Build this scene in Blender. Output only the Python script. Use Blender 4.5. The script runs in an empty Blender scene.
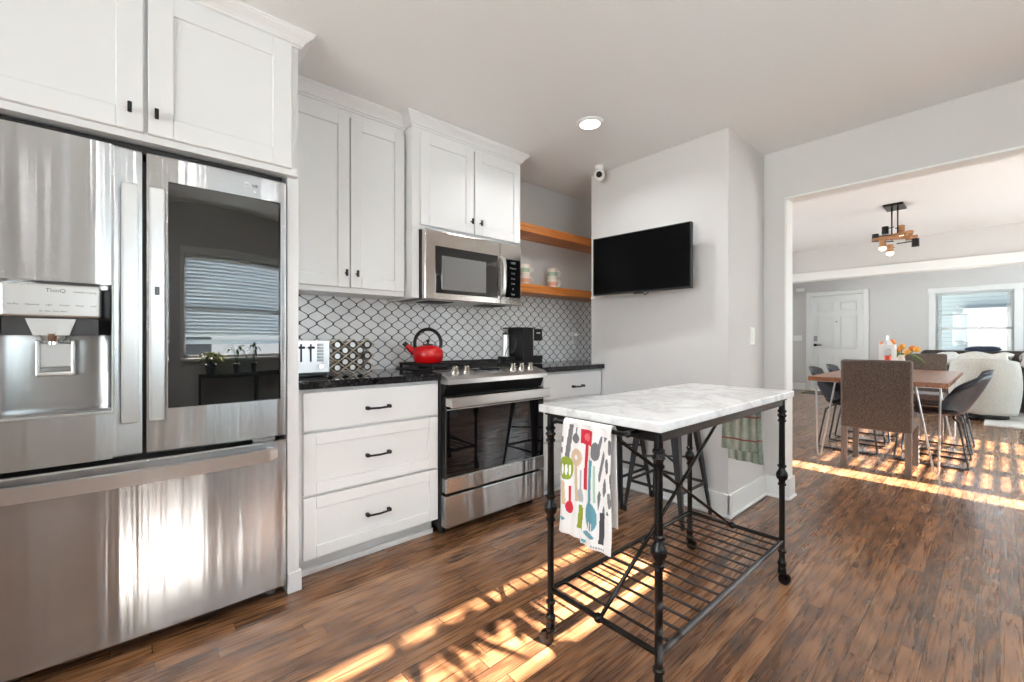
import bpy, bmesh, math, random
from mathutils import Vector, Matrix
random.seed(7)
PI = math.pi
S = bpy.context.scene
C = S.collection

# ------------------------------------------------------------------ camera, world, sun, lamps, exposure
CAM_H = 1.11
ang = math.atan(488/428)                       # yaw of the view away from +X
cam_d = bpy.data.cameras.new('camera'); cam = bpy.data.objects.new('camera', cam_d); C.objects.link(cam)
cam_d.sensor_width = 36; cam_d.lens = 36*428/1024; cam_d.clip_start = .02; cam_d.clip_end = 200
cam_d.shift_y = (341-340)/1024*-1
cam.location = (0, 0, CAM_H)
cam.rotation_euler = (PI/2, 0, ang - PI/2)
S.camera = cam
S.view_settings.view_transform = 'Standard'; S.view_settings.look = 'None'
S.view_settings.gamma = 1; S.view_settings.use_curve_mapping = False
S.view_settings.exposure = -0.16

w = bpy.data.worlds.new('sky'); S.world = w; w.use_nodes = True
bg = w.node_tree.nodes['Background']; bg.inputs[0].default_value = (.80, .90, 1, 1); bg.inputs[1].default_value = 1.5

def lamp(name, kind, loc, energy, col=(1,1,1), rot=(0,0,0), size=.1, size_y=None, **k):
    l = bpy.data.lights.new(name, kind); l.energy = energy; l.color = col
    if kind == 'AREA':
        l.size = size
        if size_y: l.shape = 'RECTANGLE'; l.size_y = size_y
        else: l.shape = 'DISK'
        if 'spread' in k: l.spread = k['spread']
    o = bpy.data.objects.new(name, l); o.location = loc; o.rotation_euler = rot; C.objects.link(o)
    return o
sun = lamp('sun', 'SUN', (1, -6, 5), 125, (1, .955, .90)); sun.data.angle = .009
sd = Vector((-.02, 1, -.43))
sun.rotation_euler = sd.to_track_quat('-Z', 'Y').to_euler()
# area lamps outside the window openings, added to boost the skylight
lamp('fill_west', 'AREA', (-2.45, .45, 1.45), 84, (.93,.97,1), (0, -PI/2, 0), 1.5, 2.3)
lamp('daylight_dining_south', 'AREA', (5.8, -1.85, 1.3), 95, (.9,.955,1), (PI/2, 0, 0), 3.0, 1.5)
lamp('fill_living_south', 'AREA', (9.5, -1.85, 1.4), 105, (.92,.965,1), (PI/2, 0, 0), 2.2, 1.5)
lamp('fill_dining_north', 'AREA', (5.5, 3.95, 1.5), 110, (.9,.955,1), (-PI/2, 0, 0), 2.6, 1.4)
lamp('fill_living_north', 'AREA', (9.1, 3.95, 1.5), 125, (.92,.965,1), (-PI/2, 0, 0), 2.2, 1.4)
lamp('daylight_kitchen_south', 'AREA', (1.25, -1.45, 1.5), 36, (.95,.98,1), (PI/2, 0, 0), 1.5, 1.1)

# ------------------------------------------------------------------ colour and materials
def sr(r, g, b):
    f = lambda c: (c/255/12.92) if c/255 <= .04045 else ((c/255+.055)/1.055)**2.4
    return (f(r), f(g), f(b), 1)
def mat(name, col, rough=.5, metal=0, **k):
    m = bpy.data.materials.new(name); m.use_nodes = True
    b = m.node_tree.nodes['Principled BSDF']
    b.inputs['Base Color'].default_value = col; b.inputs['Roughness'].default_value = rough; b.inputs['Metallic'].default_value = metal
    for kk, v in k.items(): b.inputs[kk.replace('_', ' ')].default_value = v
    return m
class NT:
    def __init__(s, m): s.t = m.node_tree; s.b = s.t.nodes['Principled BSDF']
    def n(s, typ, **k):
        o = s.t.nodes.new(typ)
        for a, v in k.items(): setattr(o, a, v)
        return o
    def l(s, a, b): s.t.links.new(a, b)
    def math(s, op, a, b=None, c=None):
        o = s.n('ShaderNodeMath', operation=op)
        for i, v in enumerate((a, b, c)):
            if v is None: continue
            if isinstance(v, (int, float)): o.inputs[i].default_value = v
            else: s.l(v, o.inputs[i])
        return o.outputs[0]
    def ramp(s, fac, stops):
        o = s.n('ShaderNodeValToRGB'); e = o.color_ramp.elements
        e[0].position, e[0].color = stops[0]; e[1].position, e[1].color = stops[1]
        for p, c in stops[2:]: x = e.new(p); x.color = c
        s.l(fac, o.inputs[0]); return o.outputs[0]
    def coord(s, scale=(1,1,1), out='Object'):
        t = s.n('ShaderNodeTexCoord'); m = s.n('ShaderNodeMapping'); m.inputs['Scale'].default_value = scale
        s.l(t.outputs[out], m.inputs[0]); return m.outputs[0]
    def noise(s, vec, scale, detail=3, rough=.5, dist=0):
        o = s.n('ShaderNodeTexNoise'); o.inputs['Scale'].default_value = scale; o.inputs['Detail'].default_value = detail
        o.inputs['Roughness'].default_value = rough; o.inputs['Distortion'].default_value = dist
        s.l(vec, o.inputs['Vector']); return o.outputs['Fac']
    def bump(s, h, strength=.2, dist=.01):
        o = s.n('ShaderNodeBump'); o.inputs['Strength'].default_value = strength; o.inputs['Distance'].default_value = dist
        s.l(h, o.inputs['Height']); s.l(o.outputs[0], s.b.inputs['Normal']); return o

def painted(name, col, rough=.6, bump=.08, scale=180):
    m = mat(name, col, rough); t = NT(m)
    h = t.noise(t.coord(), scale, 2); t.bump(h, bump, .002); return m
M = {}
M['wall'] = painted('grey wall paint', sr(211,208,205), .75, .25, 120)
M['ceiling'] = painted('ceiling paint', sr(238,238,237), .55, .35, 90)
M['trim'] = painted('white trim paint', sr(236,236,233), .4, .03)
M['cab'] = painted('white cabinet paint', sr(229,229,228), .33, .03)
M['white_plastic'] = mat('white plastic', sr(236,236,232), .35)
M['black'] = mat('black enamelled iron', sr(9,9,10), .26, .0, Specular_IOR_Level=.4)
M['black_paint'] = mat('black enamel', sr(22,22,23), .35)
M['black_plastic'] = mat('black plastic', sr(16,16,17), .35)
M['matte_black'] = mat('matte black', sr(12,12,12), .7)
M['iron'] = mat('cast iron', sr(24,24,25), .55, .3)
M['chrome'] = mat('chrome', (.8,.8,.8,1), .1, 1)
M['knob_metal'] = mat('polished knob metal', (.82,.78,.72,1), .15, 1)
M['glass_black'] = mat('black appliance glass', (.004,.004,.005,1), .03, 0, Specular_IOR_Level=.9)
M['screen'] = mat('television screen', (.001,.001,.0012,1), .3, 0, Specular_IOR_Level=.08)
M['mirror_glass'] = mat('dark mirror glass', (.006,.007,.007,1), .015, .0, Specular_IOR_Level=.5, Coat_Weight=1.0, Coat_IOR=1.55, Coat_Roughness=.01)
M['text_grey'] = mat('printed grey lettering', sr(90,90,92), .5)
M['emblem'] = mat('emblem metal', (.75,.75,.76,1), .25, .9)
M['red'] = mat('red enamel', sr(205,10,14), .12, 0, Coat_Weight=.6)
M['cream_stone'] = mat('mug glaze cream', sr(232,222,208), .3)
M['mug_green'] = mat('mug glaze green', sr(150,176,150), .35)
M['mug_pink'] = mat('mug glaze peach', sr(222,160,130), .35)
M['lens'] = mat('camera lens', (.004,.004,.004,1), .08)
M['galv'] = mat('gunmetal', sr(70,72,75), .35, .85)

def steel(name, rough=.21, base=.50):
    m = mat(name, (base,base,base*1.0,1), rough, 1); t = NT(m)
    tan = t.n('ShaderNodeTangent', direction_type='RADIAL', axis='Z'); t.l(tan.outputs[0], t.b.inputs['Tangent'])
    t.b.inputs['Anisotropic'].default_value = .9; t.b.inputs['Anisotropic Rotation'].default_value = .25
    h = t.noise(t.coord((3.4, .02, .06)), 2.6, 3, .55, .3)
    f = t.noise(t.coord((.6, 1, 260)), 3, 2)
    t.bump(h, .55, .016)
    r = t.noise(t.coord((2, 2, .6)), 3, 3); t.l(t.math('MULTIPLY_ADD', r, .14, rough-.06), t.b.inputs['Roughness'])
    return m
M['steel'] = steel('brushed stainless steel')
M['steel_warm'] = mat('warm satin steel', (.60,.555,.515,1), .2, 1)
M['steel_plain'] = mat('satin stainless steel', (.62,.61,.6,1), .28, 1)
M['dark_grey'] = mat('dark grey appliance plastic', sr(62,62,63), .35, .3)
M['recess'] = mat('dark satin steel', (.42,.42,.42,1), .24, 1)
M['steel_light'] = mat('light satin metal', (.68,.68,.675,1), .3, .95)
M['steel_grey'] = mat('grey appliance plastic', sr(168,168,167), .35, .4)

# hardwood floor: narrow boards running along X, each board with its own tone and grain
def floor_mat():
    m = mat('oak hardwood floor', (.2,.1,.05,1), .3); t = NT(m)
    tc = t.n('ShaderNodeTexCoord'); sp = t.n('ShaderNodeSeparateXYZ'); t.l(tc.outputs['Object'], sp.inputs[0])
    W, L = .060, .95
    yv = t.math('DIVIDE', sp.outputs[1], W); row = t.math('FLOOR', yv); fy = t.math('FRACT', yv)
    wn = t.n('ShaderNodeTexWhiteNoise', noise_dimensions='1D'); t.l(row, wn.inputs['W'])
    xv = t.math('ADD', t.math('DIVIDE', sp.outputs[0], L), t.math('MULTIPLY', wn.outputs[0], 7.3))
    colx = t.math('FLOOR', xv); fx = t.math('FRACT', xv)
    cb = t.n('ShaderNodeCombineXYZ'); t.l(row, cb.inputs[0]); t.l(colx, cb.inputs[1])
    wn2 = t.n('ShaderNodeTexWhiteNoise', noise_dimensions='2D'); t.l(cb.outputs[0], wn2.inputs['Vector'])
    rnd = wn2.outputs[0]
    gv = t.n('ShaderNodeCombineXYZ')
    t.l(t.math('ADD', t.math('MULTIPLY', sp.outputs[0], 1.3), t.math('MULTIPLY', rnd, 37)), gv.inputs[0])
    t.l(t.math('ADD', t.math('MULTIPLY', sp.outputs[1], 22), t.math('MULTIPLY', rnd, 91)), gv.inputs[1])
    g1 = t.noise(gv.outputs[0], 2.2, 5, .62, 1.4)
    g2v = t.n('ShaderNodeCombineXYZ')
    t.l(t.math('ADD', t.math('MULTIPLY', sp.outputs[0], 6), t.math('MULTIPLY', rnd, 17)), g2v.inputs[0])
    t.l(t.math('MULTIPLY', sp.outputs[1], 230), g2v.inputs[1])
    g2 = t.noise(g2v.outputs[0], 1.5, 3, .6)
    # cathedral rings
    wv = t.n('ShaderNodeTexWave', wave_type='RINGS', rings_direction='Y'); wv.inputs['Scale'].default_value = .9
    wv.inputs['Distortion'].default_value = 9; wv.inputs['Detail'].default_value = 2; wv.inputs['Detail Scale'].default_value = .8
    t.l(gv.outputs[0], wv.inputs['Vector'])
    big = t.noise(t.coord((.6, 2.2, 1)), 1.3, 3)
    tone = t.math('ADD', t.math('MULTIPLY', rnd, .25), t.math('MULTIPLY', g1, .58))
    tone = t.math('ADD', tone, t.math('MULTIPLY', g2, .34))
    tone = t.math('ADD', tone, t.math('MULTIPLY', wv.outputs['Fac'], .16))
    tone = t.math('ADD', tone, t.math('MULTIPLY', big, .28))
    tone = t.math('SUBTRACT', tone, .28)
    col = t.ramp(tone, [(.14, sr(48,30,20)), (1.0, sr(204,160,116)), (.36, sr(88,58,38)), (.58, sr(134,92,60)), (.78, sr(166,120,82))])
    gy = t.math('MINIMUM', fy, t.math('SUBTRACT', 1, fy)); gx = t.math('MINIMUM', fx, t.math('SUBTRACT', 1, fx))
    ey = t.math('LESS_THAN', gy, .022); ex = t.math('LESS_THAN', gx, .0016)
    gap = t.math('MAXIMUM', ey, ex)
    mx = t.n('ShaderNodeMix', data_type='RGBA'); t.l(gap, mx.inputs['Factor']); t.l(col, mx.inputs['A']); mx.inputs['B'].default_value = sr(34,20,13)
    t.l(mx.outputs['Result'], t.b.inputs['Base Color'])
    rr = t.math('MULTIPLY_ADD', g1, .22, .17); t.l(rr, t.b.inputs['Roughness'])
    hh = t.math('SUBTRACT', t.math('MULTIPLY', g2, .35), gap)
    t.bump(hh, .25, .0015)
    t.b.inputs['Specular IOR Level'].default_value = .5; t.b.inputs['Coat Weight'].default_value = .55; t.b.inputs['Coat Roughness'].default_value = .22; t.b.inputs['Coat IOR'].default_value = 1.5
    return m
M['floor'] = floor_mat()

# arabesque tile with dark grout
def tile_mat():
    m = mat('arabesque tile', sr(232,231,230), .15); t = NT(m)
    tc = t.n('ShaderNodeTexCoord'); sp = t.n('ShaderNodeSeparateXYZ'); t.l(tc.outputs['Object'], sp.inputs[0])
    HX, HZ = .0465, .0405
    px = t.math('DIVIDE', t.math('PINGPONG', t.math('ADD', sp.outputs[0], 10), HX), HX)
    pz = t.math('DIVIDE', t.math('PINGPONG', t.math('ADD', sp.outputs[2], 10.012), HZ), HZ)
    og = t.math('MULTIPLY_ADD', t.math('COSINE', t.math('MULTIPLY', pz, PI)), .5, .5)
    ln = t.math('SUBTRACT', 1, pz)
    g = t.math('ADD', t.math('MULTIPLY', og, .85), t.math('ADD', t.math('MULTIPLY', ln, .15), t.math('MULTIPLY', t.math('SINE', t.math('MULTIPLY', pz, 2*PI)), .022)))
    d = t.math('ABSOLUTE', t.math('SUBTRACT', px, g))
    gr = t.math('LESS_THAN', d, .09)
    soft = t.math('MINIMUM', t.math('MULTIPLY', d, 5), 1)
    v = t.noise(t.coord(), 9, 2)
    c = t.ramp(v, [(.3, sr(236,236,237)), (.7, sr(250,250,249))])
    mx = t.n('ShaderNodeMix', data_type='RGBA'); t.l(gr, mx.inputs['Factor']); t.l(c, mx.inputs['A']); mx.inputs['B'].default_value = sr(74,72,72)
    t.l(mx.outputs['Result'], t.b.inputs['Base Color'])
    t.l(t.math('MULTIPLY_ADD', gr, .6, .16), t.b.inputs['Roughness'])
    t.bump(soft, .5, .002)
    return m
M['tile'] = tile_mat()

def granite():
    m = mat('black granite', (.01,.01,.01,1), .1); t = NT(m)
    a = t.noise(t.coord(), 130, 3, .7); b = t.noise(t.coord(), 40, 3, .6)
    s_ = t.math('ADD', t.math('MULTIPLY', a, .7), t.math('MULTIPLY', b, .3))
    t.l(t.ramp(s_, [(.50, sr(16,16,18)), (.66, sr(120,122,128)), (.57, sr(38,38,42))]), t.b.inputs['Base Color'])
    t.b.inputs['Roughness'].default_value = .07
    return m
M['granite'] = granite()
def marble():
    m = mat('white marble', sr(235,234,232), .12); t = NT(m)
    a = t.noise(t.coord(), 3.2, 8, .62, 1.2); b = t.noise(t.coord(), 18, 6, .7, .6)
    v = t.math('ABSOLUTE', t.math('SUBTRACT', a, .5)); 
    c1 = t.ramp(v, [(.0, sr(214,213,213)), (.08, sr(241,241,240)), (.03, sr(230,229,228))])
    c2 = t.ramp(b, [(.35, sr(240,239,238)), (.6, sr(252,252,251))])
    mx = t.n('ShaderNodeMix', data_type='RGBA', blend_type='MULTIPLY'); mx.inputs['Factor'].default_value = 1
    t.l(c1, mx.inputs['A']); t.l(c2, mx.inputs['B']); t.l(mx.outputs['Result'], t.b.inputs['Base Color'])
    return m
M['marble'] = marble()
def wood(name, c0, c1, axis=0, rough=.4):
    m = mat(name, c0, rough); t = NT(m)
    sc = [26,26,26]; sc[axis] = 1.4
    g = t.noise(t.coord(tuple(sc)), 2, 5, .6, .8)
    t.l(t.ramp(g, [(.3, c0), (.72, c1)]), t.b.inputs['Base Color'])
    t.bump(g, .15, .002)
    return m
M['shelf_wood'] = wood('orange stained shelf wood', sr(176,92,34), sr(226,150,78), 0, .35)
M['table_wood'] = wood('walnut table wood', sr(112,66,40), sr(168,112,74), 0, .28)
M['pale_wood'] = wood('pale rack wood', sr(214,196,172), sr(234,220,200), 0, .5)
M['lamp_wood'] = wood('lamp wood', sr(150,100,64), sr(196,150,110), 1, .5)
def fabric(name, c0, c1, scale=90, rough=.9):
    m = mat(name, c0, rough); t = NT(m)
    a = t.noise(t.coord((1, 1, 2.2)), scale, 3, .7); b = t.noise(t.coord((2.2, 2.2, 1)), scale, 3, .7)
    h = t.math('ADD', t.math('MULTIPLY', a, .5), t.math('MULTIPLY', b, .5))
    t.l(t.ramp(h, [(.38, c0), (.62, c1)]), t.b.inputs['Base Color'])
    t.bump(h, .5, .003); t.b.inputs['Sheen Weight'].default_value = .2
    return m
M['tweed'] = fabric('brown grey tweed', sr(44,36,31), sr(116,101,90), 95)
M['boucle'] = fabric('cream woven upholstery', sr(176,172,162), sr(214,211,202), 70)
M['throw'] = fabric('white fluffy throw', sr(216,212,206), sr(246,244,240), 30)
M['cream_cloth'] = fabric('cream blanket', sr(206,200,190), sr(234,230,222), 40)
M['navy_cloth'] = fabric('navy cushion', sr(28,36,58), sr(52,60,84), 60)
M['leather_brown'] = fabric('dark brown leather', sr(34,23,20), sr(58,42,36), 20, .45)
M['leather_blue'] = fabric('dark slate leather', sr(16,22,29), sr(36,47,58), 14, .38)
M['leather_blue'].node_tree.nodes['Principled BSDF'].inputs['Sheen Weight'].default_value = 0; M['leather_brown'].node_tree.nodes['Principled BSDF'].inputs['Sheen Weight'].default_value = 0
M['rug'] = fabric('pale shag rug', sr(176,172,164), sr(222,218,210), 45)
M['mat'] = fabric('dark door mat', sr(40,34,30), sr(74,64,56), 60)
def checked():
    m = mat('green plaid towel', sr(150,170,150), .9); t = NT(m)
    tc = t.n('ShaderNodeTexCoord'); sp = t.n('ShaderNodeSeparateXYZ'); t.l(tc.outputs['Object'], sp.inputs[0])
    sv = t.math('SINE', t.math('MULTIPLY', sp.outputs[1], 160)); 
    n1 = t.noise(t.coord((1, 1, .35)), 22, 3); n2 = t.noise(t.coord(), 160, 2)
    k = t.math('ADD', t.math('MULTIPLY', sv, .10), t.math('ADD', t.math('MULTIPLY', n1, .8), t.math('MULTIPLY', n2, .25)))
    c = t.ramp(k, [(.32, sr(112,128,114)), (.78, sr(222,226,216)), (.52, sr(166,178,162))])
    # red woven line near each hem
    fz = t.math('ABSOLUTE', t.math('SUBTRACT', sp.outputs[2], -.115))
    fz2 = t.math('ABSOLUTE', t.math('SUBTRACT', sp.outputs[2], -.230))
    ln = t.math('MAXIMUM', t.math('LESS_THAN', fz, .004), t.math('LESS_THAN', fz2, .004))
    mx = t.n('ShaderNodeMix', data_type='RGBA'); t.l(ln, mx.inputs['Factor']); t.l(c, mx.inputs['A']); mx.inputs['B'].default_value = sr(150,92,80)
    t.l(mx.outputs['Result'], t.b.inputs['Base Color']); t.bump(n2, .4, .002)
    return m
M['plaid'] = checked()
def emis(name, col, s):
    m = mat(name, (0,0,0,1), .5); b = m.node_tree.nodes['Principled BSDF']
    b.inputs['Emission Color'].default_value = col; b.inputs['Emission Strength'].default_value = s; return m
M['led'] = emis('led diffuser', (1,.97,.92,1), 9)
M['bulb'] = emis('warm bulb', (1,.78,.58,1), 7)
M['glass'] = mat('window glass', (1,1,1,1), 0, 0, Transmission_Weight=1.0, IOR=1.45)
def thin_glass():
    m = bpy.data.materials.new('thin window glass'); m.use_nodes = True; nt = m.node_tree; nt.nodes.clear()
    o = nt.nodes.new('ShaderNodeOutputMaterial'); tr = nt.nodes.new('ShaderNodeBsdfTransparent'); g = nt.nodes.new('ShaderNodeBsdfGlossy')
    g.inputs['Roughness'].default_value = .01; mx = nt.nodes.new('ShaderNodeMixShader'); fr = nt.nodes.new('ShaderNodeFresnel'); fr.inputs[0].default_value = 1.45
    nt.links.new(fr.outputs[0], mx.inputs[0]); nt.links.new(tr.outputs[0], mx.inputs[1]); nt.links.new(g.outputs[0], mx.inputs[2]); nt.links.new(mx.outputs[0], o.inputs[0])
    return m
M['pane'] = thin_glass()
def blind_mat():
    m = bpy.data.materials.new('white blind slat'); m.use_nodes = True; nt = m.node_tree; nt.nodes.clear()
    o = nt.nodes.new('ShaderNodeOutputMaterial'); d = nt.nodes.new('ShaderNodeBsdfDiffuse'); t = nt.nodes.new('ShaderNodeBsdfTranslucent'); mx = nt.nodes.new('ShaderNodeMixShader')
    d.inputs[0].default_value = sr(236,236,232); t.inputs[0].default_value = sr(214,228,240); mx.inputs[0].default_value = .36
    nt.links.new(d.outputs[0], mx.inputs[1]); nt.links.new(t.outputs[0], mx.inputs[2]); nt.links.new(mx.outputs[0], o.inputs[0]); return m
M['blind'] = blind_mat()
M['leaf'] = mat('leaf green', sr(74,118,44), .5)
M['leaf_dark'] = mat('dark leaf green', sr(34,74,34), .45)
M['leaf_yellow'] = mat('yellow green leaf', sr(168,172,40), .5)
M['tulip'] = mat('orange tulip petal', sr(240,140,60), .5)
M['tulip_yellow'] = mat('yellow orange tulip petal', sr(246,176,70), .5)
M['tulip_red'] = mat('red orange candle', sr(214,78,40), .5)
M['siding'] = None
def siding():
    m = mat('pale blue siding', sr(190,206,218), .7); t = NT(m)
    tc = t.n('ShaderNodeTexCoord'); sp = t.n('ShaderNodeSeparateXYZ'); t.l(tc.outputs['Object'], sp.inputs[0])
    f = t.math('FRACT', t.math('DIVIDE', sp.outputs[2], .14)); e = t.math('LESS_THAN', f, .12)
    mx = t.n('ShaderNodeMix', data_type='RGBA'); t.l(e, mx.inputs['Factor']); mx.inputs['A'].default_value = sr(150,166,178); mx.inputs['B'].default_value = sr(118,134,148)
    t.l(mx.outputs['Result'], t.b.inputs['Base Color']); t.bump(f, .5, .02); return m
M['siding'] = siding()
M['ground'] = mat('outdoor ground', sr(150,150,140), .9)
M['pot'] = mat('dark plant pot', sr(40,44,48), .5)

# ------------------------------------------------------------------ mesh helpers
class MB:
    def __init__(s): s.b = bmesh.new(); s.mi = 0
    def _tag(s, before):
        for f in s.b.faces:
            if f.index == -1 or f not in before: pass
    def _new(s, verts):
        fs = set()
        for v in verts: fs.update(v.link_faces)
        for f in fs: f.material_index = s.mi
        return verts
    def box(s, x0, x1, y0, y1, z0, z1, bev=0, seg=1, rot=None):
        if x1 < x0: x0, x1 = x1, x0
        if y1 < y0: y0, y1 = y1, y0
        if z1 < z0: z0, z1 = z1, z0
        r = bmesh.ops.create_cube(s.b, size=1); vs = r['verts']
        c = Vector(((x0+x1)/2, (y0+y1)/2, (z0+z1)/2))
        for v in vs: v.co = Vector((v.co.x*(x1-x0), v.co.y*(y1-y0), v.co.z*(z1-z0)))
        if bev > 0:
            es = set()
            for v in vs: es.update(v.link_edges)
            bev = min(bev, .49*min(x1-x0, y1-y0, z1-z0))
            r = bmesh.ops.bevel(s.b, geom=list(es), offset=bev, segments=seg, affect='EDGES', profile=.5)
            vs = list(set(r['verts']) | set(v for v in vs if v.is_valid))
            allv = set()
            for f in r['faces']: allv.update(f.verts)
            vs = list(set(vs) | allv)
        for v in vs: v.co = (rot @ v.co if rot else v.co) + c
        return s._new(vs)
    def cyl(s, p0, p1, r0, r1=None, n=16, caps=True):
        p0, p1 = Vector(p0), Vector(p1); r1 = r0 if r1 is None else r1
        d = p1-p0; L = d.length
        if L < 1e-7: return []
        r = bmesh.ops.create_cone(s.b, cap_ends=caps, segments=n, radius1=r0, radius2=r1, depth=L)
        q = Vector((0,0,1)).rotation_difference(d.normalized()).to_matrix(); c = (p0+p1)/2
        for v in r['verts']: v.co = q @ v.co + c
        fs = set()
        for v in r['verts']: fs.update(v.link_faces)
        for f in fs:
            if len(f.verts) == 4: f.smooth = True
        return s._new(r['verts'])
    def sph(s, c, r, sc=(1,1,1), u=16, v=10):
        q = bmesh.ops.create_uvsphere(s.b, u_segments=u, v_segments=v, radius=r)
        for a in q['verts']: a.co = Vector((a.co.x*sc[0], a.co.y*sc[1], a.co.z*sc[2])) + Vector(c)
        for a in q['verts']:
            for f in a.link_faces: f.smooth = True
        return s._new(q['verts'])
    def grid(s, fn, nu, nv, closeu=False, smooth=True, matfn=None):
        g = [[s.b.verts.new(fn(i/nu, j/nv)) for j in range(nv+1)] for i in range(nu if closeu else nu+1)]
        n = len(g)
        for i in range(nu):
            for j in range(nv):
                a, b_ = g[i][j], g[(i+1) % n][j]; c, d = g[(i+1) % n][j+1], g[i][j+1]
                try: f = s.b.faces.new((a, b_, c, d))
                except ValueError: continue
                f.smooth = smooth; f.material_index = matfn((i+.5)/nu, (j+.5)/nv) if matfn else s.mi
        return g
    def lathe(s, prof, c=(0,0,0), n=24, axis='Z'):
        c = Vector(c)
        def fn(u, v):
            k = min(int(round(v*(len(prof)-1))), len(prof)-1); r, z = prof[k]; a = 2*PI*u
            p = Vector((r*math.cos(a), r*math.sin(a), z))
            if axis == 'Y': p = Vector((p.x, -p.z, p.y))
            if axis == 'X': p = Vector((-p.z, p.y, p.x))
            return p + c
        s.grid(fn, n, len(prof)-1, True)
    def tube(s, pts, r, n=10, closed=False, caps=True, rz=None):
        P = [Vector(p) for p in pts]; m = len(P); rings = []
        up = None
        for i, p in enumerate(P):
            if closed: t = (P[(i+1) % m]-P[i-1]).normalized()
            else: t = (P[min(i+1, m-1)]-P[max(i-1, 0)]).normalized()
            if up is None:
                up = Vector((0,0,1)) if abs(t.z) < .9 else Vector((1,0,0))
            a = t.cross(up).normalized(); up = a.cross(t).normalized()
            rr = r[i] if isinstance(r, (list, tuple)) else r
            r2 = rr if rz is None else rz
            rings.append([s.b.verts.new(p + a*rr*math.cos(2*PI*k/n) + up*r2*math.sin(2*PI*k/n)) for k in range(n)])
        for i in range(m if closed else m-1):
            A, B = rings[i], rings[(i+1) % m]
            for k in range(n):
                f = s.b.faces.new((A[k], A[(k+1) % n], B[(k+1) % n], B[k])); f.smooth = True; f.material_index = s.mi
        if caps and not closed:
            for R in (rings[0], rings[-1]):
                f = s.b.faces.new(R); f.material_index = s.mi
    def prism(s, poly, a0, a1, axis='Z'):
        def mk(p, a):
            if axis == 'Z': return (p[0], p[1], a)
            if axis == 'X': return (a, p[0], p[1])
            return (p[0], a, p[1])
        A = [s.b.verts.new(mk(p, a0)) for p in poly]; B = [s.b.verts.new(mk(p, a1)) for p in poly]
        n = len(poly); fs = []
        for k in range(n): fs.append(s.b.faces.new((A[k], A[(k+1) % n], B[(k+1) % n], B[k])))
        fs.append(s.b.faces.new(A)); fs.append(s.b.faces.new(B))
        for f in fs: f.material_index = s.mi
    def move(s, off):
        for v in s.b.verts: v.co += Vector(off)
    def build(s, name, mats, parent=None, world=True, smooth=None, solid=None, sub=0):
        bmesh.ops.recalc_face_normals(s.b, faces=s.b.faces[:])
        for e in s.b.edges:
            if len(e.link_faces) == 2 and e.calc_face_angle(0) > .61: e.smooth = False
        me = bpy.data.meshes.new(name); 
        if parent is not None and world:
            s.b.transform(WM(parent).inverted())
        elif parent is None and world == 'base':
            pass
        s.b.to_mesh(me); s.b.free()
        for m_ in (mats if isinstance(mats, (list, tuple)) else [mats]): me.materials.append(M[m_] if isinstance(m_, str) else m_)
        o = bpy.data.objects.new(name, me); C.objects.link(o)
        if parent is not None: o.parent = parent
        if solid:
            md = o.modifiers.new('thickness', 'SOLIDIFY'); md.thickness = solid; md.offset = 0
        if sub:
            md = o.modifiers.new('sub', 'SUBSURF'); md.levels = sub; md.render_levels = sub
        return o
def WM(o):
    m = o.matrix_basis.copy(); p = o.parent
    while p: m = p.matrix_basis @ m; p = p.parent
    return m
def tag(o, label=None, cat=None, group=None, kind=None):
    if label: o['label'] = label
    if cat: o['category'] = cat
    if group: o['group'] = group
    if kind: o['kind'] = kind
    return o
def thing(name, label, cat, loc=(0,0,0), rz=0, group=None):
    o = bpy.data.objects.new(name, None); C.objects.link(o); o.empty_display_size = .1
    o.location = loc; o.rotation_euler = (0, 0, rz); return tag(o, label, cat, group)
def kids(o, pool): return [c for c in pool if c.parent is o]
def dup(src, loc, rz=None, label=None):
    pool = list(bpy.data.objects)
    def cp(o, par):
        c = o.copy(); C.objects.link(c)
        if par is not None: c.parent = par
        for k in kids(o, pool): cp(k, c)
        return c
    r = cp(src, None); r.location = loc
    if rz is not None: r.rotation_euler = (0, 0, rz)
    if label: r['label'] = label
    return r
def rebase(o, base):
    """put a single-mesh thing's origin at its base"""
    o.data.transform(Matrix.Translation(-Vector(base))); o.location = base; return o
def solo(mb, name, mats, label, cat, base, group=None, **k):
    o = mb.build(name, mats, **k); rebase(o, base); return tag(o, label, cat, group)
def struct(mb, name, mats, **k): return tag(mb.build(name, mats, **k), kind='structure')
def text(name, s, size, loc, rot, m, parent, depth=.0006, align='CENTER'):
    c = bpy.data.curves.new(name, 'FONT'); c.body = s; c.size = size; c.align_x = align; c.align_y = 'CENTER'; c.extrude = depth
    t = bpy.data.objects.new('tmp', c); C.objects.link(t)
    dg = bpy.context.evaluated_depsgraph_get(); me = bpy.data.meshes.new_from_object(t.evaluated_get(dg))
    bpy.data.objects.remove(t)
    me.transform(Matrix.Translation(loc) @ rot.to_4x4())
    me.transform(WM(parent).inverted())
    me.materials.clear(); me.materials.append(M[m])
    o = bpy.data.objects.new(name, me); C.objects.link(o); o.parent = parent; return o
from mathutils import Euler
FRONT = Euler((PI/2, 0, 0)).to_matrix()          # lettering that faces -Y
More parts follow.
